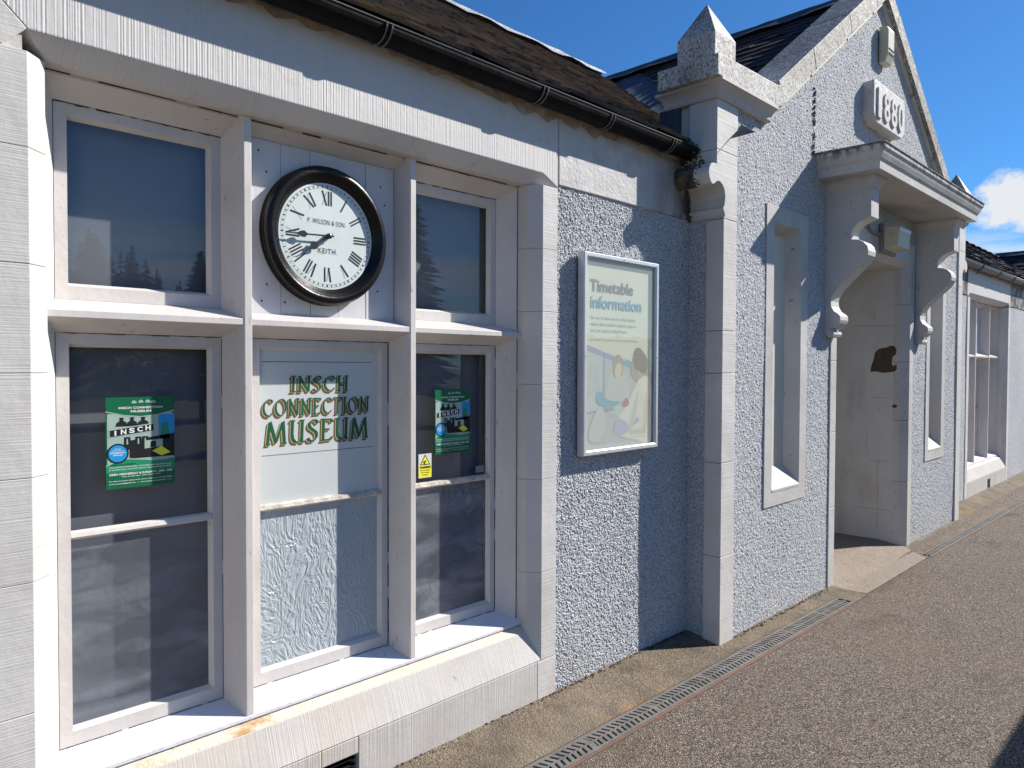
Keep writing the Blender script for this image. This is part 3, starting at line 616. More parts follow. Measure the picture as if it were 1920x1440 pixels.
ridge((-3.2, RY, RZ+.02), (6.25, RY, RZ+.02), M_lead, .69)
ridge((6.5, RY, RZ+.02), (23.3, RY, RZ+.02), M_leadshade, .69)
ridge((6.38, -.10, 4.61), (6.38, 5.0, 4.61), M_leadshade, .70)
ridge((23.4, -.10, 4.61), (23.4, 5.0, 4.61), M_leadshade, .70, .18)
vl = MB()
a = Vector((3.88, EY, EZ)); b = Vector((6.38, RY, RZ)); n = 24; rows = []
for i in range(n+1):
    c = a+(b-a)*i/n; zt = .018
    rows.append([c+Vector((-.03, 0, .004)), c+Vector((0, 0, .012)), c+Vector((.0, -.11, .020)), c+Vector((.0, -.22, .022)), c+Vector((.0, -.34, .026))])
vl.add([p for r in rows for p in r], [(i*5+j, i*5+j+1, (i+1)*5+j+1, (i+1)*5+j) for i in range(n) for j in range(4)])
vl.build('lead_valley', M_leadshade, B, smooth=True)

# --- gable: quoins, corbels, kneelers, skews, pinnacles
def gable_side(X):
    yF = -.222
    zj = [-.08, .48, 1.02, 1.535, 1.778, 2.412]
    for k in range(len(zj)-1):
        MB().box(X(3.833), X(3.988), yF, -.112, zj[k]+.0012, zj[k+1]-.0012).build('quoin', M_droveH, B, bevel=.003)
    corb = [(3.833, 2.414), (3.845, 2.425), (3.845, 2.440), (3.832, 2.455), (3.826, 2.470), (3.838, 2.485), (3.843, 2.505), (3.848, 2.535), (3.840, 2.570), (3.818, 2.597), (3.785, 2.612), (3.758, 2.608),
            (3.712, 2.582), (3.690, 2.590), (3.672, 2.615), (3.664, 2.645), (3.672, 2.672), (3.690, 2.692), (3.715, 2.702), (3.750, 2.704), (3.750, 2.786), (3.988, 2.786), (3.988, 2.414)]
    MB().prism([(X(p), q) for p, q in corb], 'y', yF, .10).build('corbel', M_droveH, B, bevel=.0025, label='scroll-cut corbel stone stained black with moss')
    MB().box(X(3.750), X(3.988), yF, -.045, 2.7885, 3.07).build('quoin', M_droveH, B, bevel=.003)
    MB().box(X(3.772), X(3.988), -.0445, .10, 2.7885, 3.07).build('quoin', M_smooth, B, bevel=.003)
    MB().box(X(3.738), X(3.79), .02, .15, 2.90, 3.07).build('flashing_upstand', M_leadshade, B, bevel=.003)
    # kneeler: cavetto mould then cap block
    cx0, cx1 = 3.640, 4.43; zb, zt = 3.150, 3.278
    mo = MB()
    pr = [(.012, 3.066), (.020, 3.078), (.022, 3.095), (.034, 3.115), (.055, 3.130), (.070, 3.136), (.070, zb+.001)]
    vs = []
    for (o, z) in pr: vs += [(X(3.748-o), yF-o, z), (X(4.36), yF-o, z), (X(4.36), .0, z), (X(3.748-o), .10+o*.6, z)]
    fs = [(k*4+e, k*4+(e+1) % 4, (k+1)*4+(e+1) % 4, (k+1)*4+e) for k in range(len(pr)-1) for e in range(4)] + [(0, 1, 2, 3), tuple(len(vs)-4+i for i in range(4))]
    mo.add(vs, fs); mo.build('kneeler_mould', M_smooth, B)
    MB().prism([(X(cx0), zb), (X(4.37), zb), (X(4.475), 3.205), (X(4.425), 3.300), (X(4.36), zt+.01), (X(3.95), zt), (X(cx0), zt-.012)], 'y', -.285, .10).build('kneeler', M_cap, B, bevel=.006, seg=3)
    # pinnacle
    px, pyc, hw = 3.778, -.135, .118
    pi = MB(); pi.add([(X(px-hw), pyc-hw, 3.262), (X(px+hw), pyc-hw, 3.262), (X(px+hw), pyc+hw, 3.262), (X(px-hw), pyc+hw, 3.262),
                       (X(px-hw), pyc-hw, 3.405), (X(px+hw), pyc-hw, 3.405), (X(px+hw), pyc+hw, 3.405), (X(px-hw), pyc+hw, 3.405), (X(px), pyc, 3.622)],
                      [(0, 1, 2, 3), (0, 4, 5, 1), (1, 5, 6, 2), (2, 6, 7, 3), (3, 7, 4, 0), (4, 8, 5), (5, 8, 6), (6, 8, 7), (7, 8, 4)])
    pi.build('pinnacle', M_cap, B, bevel=.006, seg=3)
    # skew stones: lower edge of the front face runs from (4.475,3.205) at slope .702 to the apex
    sx = [4.475, 4.98, 5.60, 6.12, 6.378]
    for k in range(len(sx)-1):
        a, b = sx[k]+.002, sx[k+1]-.001
        zl = lambda x: 3.205+(x-4.475)*.702
        th = .130
        m_ = MB(); m_.add([(X(a), -.262, zl(a)), (X(b), -.262, zl(b)), (X(b-.05 if k < 3 else b), -.262, zl(b)+th), (X(a-.05), -.262, zl(a)+th),
                           (X(a), .04, zl(a)), (X(b), .04, zl(b)), (X(b-.05 if k < 3 else b), .04, zl(b)+th), (X(a-.05), .04, zl(a)+th)],
                          [(0, 1, 2, 3), (7, 6, 5, 4), (0, 4, 5, 1), (1, 5, 6, 2), (2, 6, 7, 3), (3, 7, 4, 0)])
        m_.build('skew_stone', M_cap, B, bevel=.004)
        a_ = a+.05 if k == 0 else a-.03
        u_ = MB(); u_.add([(X(a_), -.232, zl(a_)-.035), (X(b), -.232, zl(b)-.035), (X(b), -.232, zl(b)+.01), (X(a_), -.232, zl(a_)+.01), (X(a_), -.16, zl(a_)-.035), (X(b), -.16, zl(b)-.035), (X(b), -.16, zl(b)+.01), (X(a_), -.16, zl(a_)+.01)],
                          [(0, 1, 2, 3), (0, 4, 5, 1), (3, 2, 6, 7), (7, 6, 5, 4)])
        u_.build('skew_fillet', M_smooth, B)
gable_side(lambda x: x)
cr = [(3.842, 2.600), (3.785, 2.609), (3.757, 2.604), (3.711, 2.578), (3.687, 2.587), (3.668, 2.613), (3.660, 2.645), (3.668, 2.675), (3.688, 2.696), (3.714, 2.706), (3.752, 2.708), (3.752, 2.70), (3.70, 2.65), (3.78, 2.62)]
MB().prism(cr, 'y', -.125, .105).build('moss_crust', M_moss, B, bevel=.004)
gable_side(lambda x: MX-x)
# black moss and debris at the outlet
bm = bmesh.new()
def lumps(name, pts, mt, parent, rs=(.01, .03)):
    mb = MB()
    for (x, y, z) in pts:
        r = random.uniform(*rs); b_ = bmesh.new(); bmesh.ops.create_icosphere(b_, subdivisions=1, radius=r)
        for v in b_.verts: v.co *= random.uniform(.6, 1.25)
        b_.verts.index_update(); mb.add([(v.co.x*1.4+x, v.co.y*.9+y, v.co.z*.8+z) for v in b_.verts], [tuple(v.index for v in f.verts) for f in b_.faces]); b_.free()
    return mb.build(name, mt, parent, smooth=False)
R_ = random.random
pts = [(3.672+.02*R_(), -.17+.10*R_()**.6, 2.585+.105*R_()) for _ in range(70)] + [(3.748, -.15+.15*R_()**.5, 2.70+.14*R_()**1.6) for _ in range(90)] + [(5.075+random.gauss(0, .006), -.214, 3.03+.45*R_()**1.3) for _ in range(60)] + [(3.68+.07*R_(), -.12+.12*R_(), 2.86-.10*R_()) for _ in range(40)] + [(3.70+.03*R_(), -.05-.06*R_(), 2.80-.05*R_()) for _ in range(20)] + [(3.69+.05*R_(), -.06+.10*R_(), 2.69+.01*R_()) for _ in range(36)] + [(3.665+.02*R_(), -.10+.14*R_(), 2.60+.09*R_()) for _ in range(60)] + [(3.82+.01*R_(), -.015+.02*R_(), 2.42+.2*R_()) for _ in range(20)]
tag(lumps('moss_growth', [(3.70+.05*R_(), -.10+.12*R_(), 2.75+.09*R_()) for _ in range(26)], M_moss, B, (.018, .034)), kind='stuff')
tag(lumps('moss_growth', pts, M_moss, B, (.004, .011)), kind='stuff')

# slit windows
for i, (a, b) in enumerate(SL):
    S = bpy.data.objects.new('slit_window', None); COL.objects.link(S); S.parent = B; S.location = (a-B.location.x, -.2, .68)
    mb = MB(); x0, x1, z0, z1 = a+.105, b-.105, .79, 2.485
    mb.ring(x0, x1, z0, z1, [(.105, -.16), (.105, -.214), (0, -.214), (-.048, -.118)])
    mb.build('stone_margin', M_smooth, S, bevel=.0015)
    mb = MB(); mb.add([(x0-.001, -.2165, .789), (x1+.001, -.2165, .789), (x1-.046, -.116, .925), (x0+.046, -.116, .925), (x0-.001, -.2165, .775), (x1+.001, -.2165, .775), (x0+.046, -.116, .80), (x1-.046, -.116, .80)],
                      [(0, 1, 2, 3), (0, 4, 5, 1), (0, 3, 6, 4), (1, 5, 7, 2)])
    mb.build('sloping_sill', M_smooth, S)
    mb = MB(); mb.box(x0-.02, x1+.02, -.122, -.112, .80, 2.50); mb.build('blank_panel', mat('cream_blocked_panel', (.66, .62, .52), (.60, .56, .46), 2, bumps=[fine]), S)

# door opening: margins, lintel, porch interior
def jamb(pts, name, zs):
    for k in range(len(zs)-1): MB().prism(pts, 'z', zs[k]+.0012, zs[k+1]-.0012).build(name, M_smooth, B, bevel=.003)
jz = [-.06, .55, 1.10, 1.62, 2.13, 2.494]
jamb([(5.405, -.216), (5.512, -.216), (5.575, -.152), (5.575, -.10), (5.405, -.10)], 'door_jamb', jz)
jamb([(7.275, -.216), (7.178, -.216), (7.122, -.152), (7.122, -.10), (7.275, -.10)], 'door_jamb', jz)
mb = MB()
mb.prism([(-.216, 2.66), (-.216, 2.497), (-.160, 2.45), (.14, 2.45), (.14, 2.66)], 'x', 5.405, 7.275); mb.build('door_lintel', M_porch, B, bevel=.003)
mb = MB()
mb.add([(7.124, -.102, -.05), (7.124, 2.0, -.05), (7.124, 2.0, 2.45), (7.124, -.102, 2.45)], [(0, 1, 2, 3)])
mb.add([(5.57, -.102, -.05), (5.57, 2.0, -.05), (5.57, 2.0, 2.45), (5.57, -.102, 2.45)], [(3, 2, 1, 0)])
mb.add([(5.56, 1.99, -.05), (7.135, 1.99, -.05), (7.135, 1.99, 2.45), (5.56, 1.99, 2.45)], [(0, 1, 2, 3)])
mb.add([(5.5, .13, 2.448), (7.2, .13, 2.448), (7.2, 2.0, 2.448), (5.5, 2.0, 2.448)], [(0, 1, 2, 3)])
mb.build('porch_interior', M_porch, B)
jt = MB()
def crack(pts, w=.0022):
    for (y0, z0), (y1, z1) in zip(pts[:-1], pts[1:]):
        d = Vector((y1-y0, z1-z0)).normalized(); n = Vector((-d.y, d.x))*w/2
        jt.add([(7.1228, y0-n.x, z0-n.y), (7.1228, y1-n.x, z1-n.y), (7.1228, y1+n.x, z1+n.y), (7.1228, y0+n.x, z0+n.y)], [(0, 1, 2, 3)])
for zz in (.28, .72, 1.30, 1.95):
    crack([(-.09+.06*k, zz+random.gauss(0, .0025)) for k in range(random.randint(4, 9))])
crack([(.02+random.gauss(0, .006), .10+.08*k) for k in range(9)], .002); crack([(.12+random.gauss(0, .008), .75+.05*k) for k in range(6)], .0018); crack([(.07+random.gauss(0, .01), 2.0+.03*k) for k in range(5)], .002)
tag(jt.build('joint_cracks', M_bare, B), kind='stuff')
# bare patch on the reveal (real shape of lost paint)
sh = [(.098, 1.533), (.085, 1.60), (.07, 1.64), (.06, 1.70), (.035, 1.735), (.0, 1.748), (-.04, 1.752), (-.075, 1.768), (-.105, 1.765), (-.125, 1.735), (-.120, 1.69), (-.09, 1.665), (-.085, 1.60), (-.10, 1.585), (-.125, 1.60), (-.130, 1.56), (-.11, 1.535), (-.02, 1.523), (.05, 1.535)]
mb = MB(); mb.prism([(y, z) for y, z in sh], 'x', 7.1215, 7.127); mb.build('bare_stone_patch', M_bare, B, label='dark brown patch of bare stone where paint has flaked')
mb = MB(); mb.prism([(y*.022-.115, 1.225+z*.016) for y, z in [(math.cos(t), math.sin(t)) for t in [k*.7 for k in range(9)]]], 'x', 7.1205, 7.126); mb.build('bare_stone_patch', M_bare, B)

# canopy hood with brackets
Cn = bpy.data.objects.new('door_canopy', None); COL.objects.link(Cn); Cn.parent = B; Cn.location = (6.38-B.location.x, -.4, 2.9)
prof = [(0, 3.030), (-.002, 3.004), (-.012, 2.992), (-.018, 2.972), (-.030, 2.945), (-.040, 2.935), (-.042, 2.928), (-.045, 2.876)]
mb = MB(); vs = []
for (o, z) in prof: vs += [(5.112-o, -.20, z), (5.112-o, -.656-o, z), (7.69+o, -.656-o, z), (7.69+o, -.20, z)]
fs = [(k*4+e, k*4+e+1, (k+1)*4+e+1, (k+1)*4+e) for k in range(len(prof)-1) for e in range(3)] + [(0, 1, 2, 3), (28, 31, 30, 29), (0, 3, 31, 28)]
mb.add(vs, fs); mb.build('canopy_slab', M_canopy, Cn, bevel=.003)
mb = MB(); mb.add([(5.106, -.19, 3.0305), (5.106, -.663, 3.0305), (7.697, -.663, 3.0305), (7.697, -.19, 3.0305), (5.106, -.19, 3.046), (5.108, -.66, 3.040), (7.695, -.66, 3.040), (7.697, -.19, 3.052)], [(0, 1, 5, 4), (1, 2, 6, 5), (2, 3, 7, 6), (4, 5, 6, 7), (0, 3, 2, 1)])
mb.build('weathered_top', mat('lichened_canopy_top', (.20, .18, .15), (.34, .31, .27), 14, rough=.95, bumps=[('n', 30, (1, 1, 1), .01, 5)], stains=[(LICH, 25, (1, 1, 1), .45, .6, .8)]), Cn, bevel=.003)
BP = [(-.509, 2.800), (-.510, 2.600), (-.480, 2.59), (-.439, 2.574), (-.405, 2.55), (-.388, 2.524), (-.38, 2.496), (-.382, 2.459), (-.427, 2.452), (-.462, 2.433), (-.486, 2.406), (-.495, 2.37), (-.491, 2.342), (-.457, 2.289), (-.389, 2.224), (-.334, 2.171), (-.278, 2.11), (-.253, 2.067), (-.246, 2.039), (-.25, 2.002), (-.269, 1.968), (-.298, 1.948), (-.312, 1.933), (-.315, 1.904), (-.306, 1.879), (-.285, 1.862), (-.281, 1.850), (-.245, 1.846), (-.246, 1.828), (-.268, 1.824), (-.272, 1.806), (-.264, 1.787), (-.240, 1.782), (-.205, 1.805), (-.205, 2.875)]
BP = [(y, z) for y, z in BP]
for xa in (5.312, 7.345):
    br = MB(); P = [(-.509, 2.80)]+BP[1:]
    br.prism(P, 'x', xa, xa+.148); b_ = br.build('bracket', M_smooth, Cn, bevel=.0025)
    cp = MB(); pr = [(0, 2.80), (.006, 2.808), (.010, 2.826), (.024, 2.846), (.040, 2.856), (.040, 2.8755)]; vs = []
    for (o, z) in pr: vs += [(xa-o, -.205, z), (xa-o, -.509-o, z), (xa+.148+o, -.509-o, z), (xa+.148+o, -.205, z)]
    cp.add(vs, [(k*4+e, k*4+e+1, (k+1)*4+e+1, (k+1)*4+e) for k in range(len(pr)-1) for e in range(3)]+[(0, 3, 2, 1)]); cp.build('bracket_capital', M_smooth, Cn)

# date stone 1880
D = bpy.data.objects.new('date_stone', None); COL.objects.link(D); D.parent = B; D.location = (6.32-B.location.x, -.2, 3.6)
out = [(5.972, 3.745), (5.995, 3.770), (6.02, 3.778), (6.66, 3.778), (6.688, 3.768), (6.70, 3.742), (6.70, 3.53), (6.665, 3.475), (6.61, 3.452), (6.06, 3.452), (6.00, 3.480), (5.972, 3.53)]
MB().prism(out, 'y', -.292, -.19).build('stone_shield', M_date, D, bevel=.010, seg=3)
mb = MB()
for i, ch in enumerate('1880'):
    xa = 6.005+i*.165; V, Fc, a, b, c_, d = glyphs(ch, .022)
    wd = .075 if ch == '1' else .130
    if ch == '1': xa += .03
    vs = []; 
    for yy in (-.306, -.290): vs += [(xa+(u-a)/(b-a)*wd, yy, 3.495+(v-c_)/(d-c_)*.225) for u, v in V]
    n = len(V); from collections import Counter
    ec = Counter()
    for f in Fc:
        for k in range(len(f)): ec[(f[k], f[(k+1) % len(f)])] += 1
    fs = [tuple(f) for f in Fc]+[(p, q, q+n, p+n) for (p, q) in ec if (q, p) not in ec]
    mb.add(vs, fs)
mb.build('numerals', M_date, D)

# ------------------------------------------------------------------ things on the building
# alarm box
A = thing('alarm_box', 'pale tall alarm box with two dark slots, high on the gable above the date stone', 'alarm box', (6.38, -.2, 4.0))
MB().prism([(-.215, 4.285), (-.275, 4.278), (-.285, 4.255), (-.285, 4.06), (-.262, 4.00), (-.215, 3.995)], 'x', 6.29, 6.435).build('housing', M_box, A, bevel=.006)
mb = MB()
for z in (4.10, 4.068): mb.box(6.305, 6.42, -.2875, -.280, z-.007, z+.007)
mb.build('slot', M_black, A)
# lamp
Lm = thing('wall_lamp', 'box-shaped outside light with yellowed diffuser under the canopy above the doorway', 'lamp', (6.5, -.22, 2.6))
mb = MB(); mb.prism([(-.245, 2.715), (-.36, 2.695), (-.352, 2.540), (-.245, 2.525)], 'x', 6.375, 6.665); mb.build('diffuser', M_box, Lm, bevel=.006)
mb = MB(); mb.box(6.36, 6.68, -.246, -.217, 2.50, 2.735); mb.build('back_plate', M_lampg, Lm, bevel=.004)
mb = MB(); mb.prism([(-.36, 2.697), (-.366, 2.694), (-.363, 2.664), (-.357, 2.664)], 'x', 6.385, 6.66); mb.build('front_strip', M_boxg, Lm)
mb = MB(); mb.tube([(6.05, -.225, 2.83), (6.06, -.23, 2.72), (6.09, -.23, 2.66), (6.16, -.23, 2.64), (6.30, -.23, 2.64), (6.365, -.228, 2.64)], .009, 8); mb.tube([(6.28, -.23, 2.64), (6.33, -.23, 2.64)], .015, 8); mb.build('conduit', M_lampg, Lm, smooth=True)

# clock
CX, CZ = 1.5015, 2.0560
K = thing('wall_clock', 'round black framed clock with roman numerals mounted on the white boarded panel', 'clock', (CX, .16, CZ))
mb = MB(); mb.lathe([(.250, .165), (.260, .163), (.260, .152), (.255, .147), (.259, .138), (.2605, .130), (.256, .118), (.247, .111), (.236, .108), (.227, .110), (.223, .116), (.217, .117), (.214, .122), (.208, .124), (.205, .132), (.199, .136)], CX, CZ, 128)
mb.build('bezel', M_wood, K, smooth=True)
mb = MB(); n = 96; mb.add([(CX, .1355, CZ)]+[(CX+.1985*math.cos(2*math.pi*k/n),   .1358, CZ+.1985*math.sin(2*math.pi*k/n)) for k in range(n)], [(0, 1+k, 1+(k+1) % n) for k in range(n)]); mb.build('dial', M_dial, K)
mk = MB(); yk = .1348
def bar(p, q, wd, y=yk):
    p, q = Vector(p), Vector(q); d = (q-p).normalized(); s = Vector((-d.y, d.x))*wd/2
    mk.add([(p.x-s.x, y, p.y-s.y), (p.x+s.x, y, p.y+s.y), (q.x+s.x, y, q.y+s.y), (q.x-s.x, y, q.y-s.y)], [(0, 1, 2, 3)])
def rp(a, r, o=0):     # clock angle (clockwise from 12), radius, tangential offset
    return (CX+r*math.sin(a)+o*math.cos(a), CZ+r*math.cos(a)-o*math.sin(a))
NUM = ['XII', 'I', 'II', 'III', 'IIII', 'V', 'VI', 'VII', 'VIII', 'IX', 'X', 'XI']
for h, s in enumerate(NUM):
    a = math.radians(30*h); wid = {'I': .011, 'V': .022, 'X': .024}; tot = sum(wid[ch] for ch in s); o = -tot/2; r0, r1 = .116, .170
    for ch in s:
        w_ = wid[ch]; c0 = o+w_/2
        if ch == 'I': bar(rp(a, r0, c0), rp(a, r1, c0), .0058)
        if ch == 'V': bar(rp(a, r1, c0-w_*.38), rp(a, r0, c0), .0062); bar(rp(a, r1, c0+w_*.4), rp(a, r0, c0), .0012, yk-.0003)
        if ch == 'X': bar(rp(a, r1, c0-w_*.40), rp(a, r0, c0+w_*.36), .0062); bar(rp(a, r1, c0+w_*.4), rp(a, r0, c0-w_*.4), .0012, yk-.0003)
        o += w_
for k in range(60):
    a = 2*math.pi*k/60; bar(rp(a, .180), rp(a, .1885), .0026 if k % 5 else .0042)
    for r in (.1795, .1892): bar(rp(a, r), rp(a+2*math.pi/60, r), .0006, yk-.0005)
text(mk, 'P. WILSON & SON.', CX-.082, CX+.080, CZ+.044, CZ+.062, yk-.0008, bold=.0, space=1.15)
text(mk, 'KEITH.', CX-.038, CX+.044, CZ-.064, CZ-.045, yk-.0008, bold=.0, space=1.25)
mk.build('dial_markings', M_ink, K)
def hand(name, ang, ln, sp0, sp1, spw, y):
    hb = MB(); st = .0035
    P = lambda r, o: (CX+r*math.sin(ang)+o*math.cos(ang), CZ+r*math.cos(ang)-o*math.sin(ang))
    ol = [P(-.018, -st), P(sp0, -st*.8), P(sp0+(sp1-sp0)*.3, -spw), P(sp0+(sp1-sp0)*.6, -spw*.85), P(sp1, -st*.8), P(ln, -.0012), P(ln, .0012), P(sp1, st*.8), P(sp0+(sp1-sp0)*.6, spw*.85), P(sp0+(sp1-sp0)*.3, spw), P(sp0, st*.8), P(-.018, st)]
    hb.prism(ol, 'y', y-.0012, y+.0008); return hb.build(name, M_hand, K)
hand('minute_hand', math.radians(-92.6), .178, .092, .135, .0125, .119)
hand('hour_hand', math.radians(-124), .128, .055, .098, .0155, .1245)
mb = MB(); mb.lathe([(.0105, .135), (.0105, .117), (.008, .1145), (.0001, .114)], CX, CZ, 24); mb.build('hand_boss', M_hand, K, smooth=True)

# painted sign INSCH CONNECTION MUSEUM
LET = {'I': (.30, [[(.15, 0), (.15, 1)], [(.0, 0), (.3, 0)], [(.0, 1), (.3, 1)]]),
 'N': (.80, [[(.12, 0), (.12, 1)], [(.05, 1), (.68, 0)], [(.68, 0), (.68, 1)], [(.0, 0), (.26, 0)], [(.56, 1), (.82, 1)]]),
 'H': (.78, [[(.14, 0), (.14, 1)], [(.64, 0), (.64, 1)], [(.14, .52), (.64, .52)], [(.02, 0), (.26, 0)], [(.52, 0), (.76, 0)], [(.02, 1), (.26, 1)], [(.52, 1), (.76, 1)]]),
 'E': (.62, [[(.14, 0), (.14, 1)], [(.02, 0), (.56, .02), (.6, .16)], [(.02, 1), (.54, .98), (.58, .86)], [(.14, .52), (.46, .52)]]),
 'T': (.66, [[(.33, 0), (.33, 1)], [(.0, .86), (.04, 1), (.62, 1), (.66, .86)], [(.2, 0), (.46, 0)]]),
 'U': (.78, [[(.14, 1), (.14, .35), (.18, .15), (.30, .02), (.44, .0), (.56, .08), (.64, .25)], [(.64, 1), (.64, 0)], [(.02, 1), (.26, 1)], [(.52, 1), (.74, 1)], [(.64, 0), (.76, .02)]]),
 'M': (1.0, [[(.16, 1), (.08, 0)], [(.16, 1), (.48, .05)], [(.48, .05), (.80, 1)], [(.80, 1), (.90, 0)], [(.0, 0), (.2, 0)], [(.78, 0), (1.0, 0)]]),
 'S': (.58, [[(.52, .84), (.46, .95), (.34, 1), (.2, .97), (.10, .86), (.09, .74), (.16, .62), (.30, .53), (.43, .44), (.50, .32), (.49, .16), (.39, .04), (.25, 0), (.12, .04), (.04, .16)]]),
 'C': (.74, [[(.68, .82), (.60, .94), (.46, 1), (.30, .96), (.16, .84), (.09, .66), (.07, .48), (.10, .28), (.20, .12), (.34, .02), (.50, 0), (.64, .08), (.70, .2)]]),
 'O': (.86, [[(.43+.37*math.cos(t), .5+.5*math.sin(t)) for t in [2*math.pi*k/22 for k in range(23)]]])}
def calli(mb, word, x0, x1, z0, z1, y, mi=0, dx=0, dz=0, fat=1.0, sk=.04, tilt=0):
    adv = sum(LET[ch][0]+.13 for ch in word)-.13; h = z1-z0; sx = (x1-x0)/adv; cx = 0; e = 0
    nib = (.075*fat, .034*fat)
    for ch in word:
        wd, strokes = LET[ch]
        for st in strokes:
            for p, q in zip(st[:-1], st[1:]):
                pts = [(p[0]-nib[0], p[1]-nib[1]), (p[0]+nib[0], p[1]+nib[1]), (q[0]+nib[0], q[1]+nib[1]), (q[0]-nib[0], q[1]-nib[1])]
                # hull of the swept nib, given thickness against degenerate horizontals
                if abs(q[1]-p[1]) < .3*abs(q[0]-p[0]): pts = [(p[0]-.03, p[1]-.035*fat), (p[0]+.0, p[1]+.035*fat), (q[0]+.03, q[1]+.035*fat), (q[0]+.0, q[1]-.035*fat)]
                mb.add([(x0+(cx+u+sk*v)*sx+dx, y-e*2.2e-6, z0+v*h+dz+tilt*(cx+u)/adv) for u, v in pts], [(0, 1, 2, 3)], mi); e += 1
        cx += wd+.13
Sg = thing('museum_sign', 'pale sign reading INSCH CONNECTION MUSEUM in green lettering shaded with ochre in the middle window', 'sign', (1.52, .2155, 1.05))
mb = MB(); mb.box(1.262, 1.782, .2130, .2165, 1.058, 1.626); mb.build('panel', M_signp, Sg)
for (wd, xa, xb, za, zb) in (('INSCH', 1.390, 1.640, 1.472, 1.530), ('CONNECTION', 1.277, 1.738, 1.384, 1.445), ('MUSEUM', 1.290, 1.733, 1.280, 1.362)):
    mb = MB(); mb.nofix = True
    for k in range(7): calli(mb, wd, xa, xb, za, zb, .2127-k*.0001, 0, dx=-.0090+.0012*k, dz=-.0100+.0012*k, fat=1.0)
    calli(mb, wd, xa, xb, za, zb, .2117, 1, dx=-.0012, dz=-.0010, fat=1.42)
    calli(mb, wd, xa, xb, za, zb, .2112, 2, fat=1.0)
    mb.build('lettering', [M_sbrown, M_sgold, M_sgreen], Sg)
for zz, mm in ((1.583, M_ink), (1.238, M_sbrown)): MB().flatpoly([(1.275, zz), (1.753, zz), (1.753, zz+.0022), (1.275, zz+.0022)], .2125).build('ruled_line', mm, Sg)
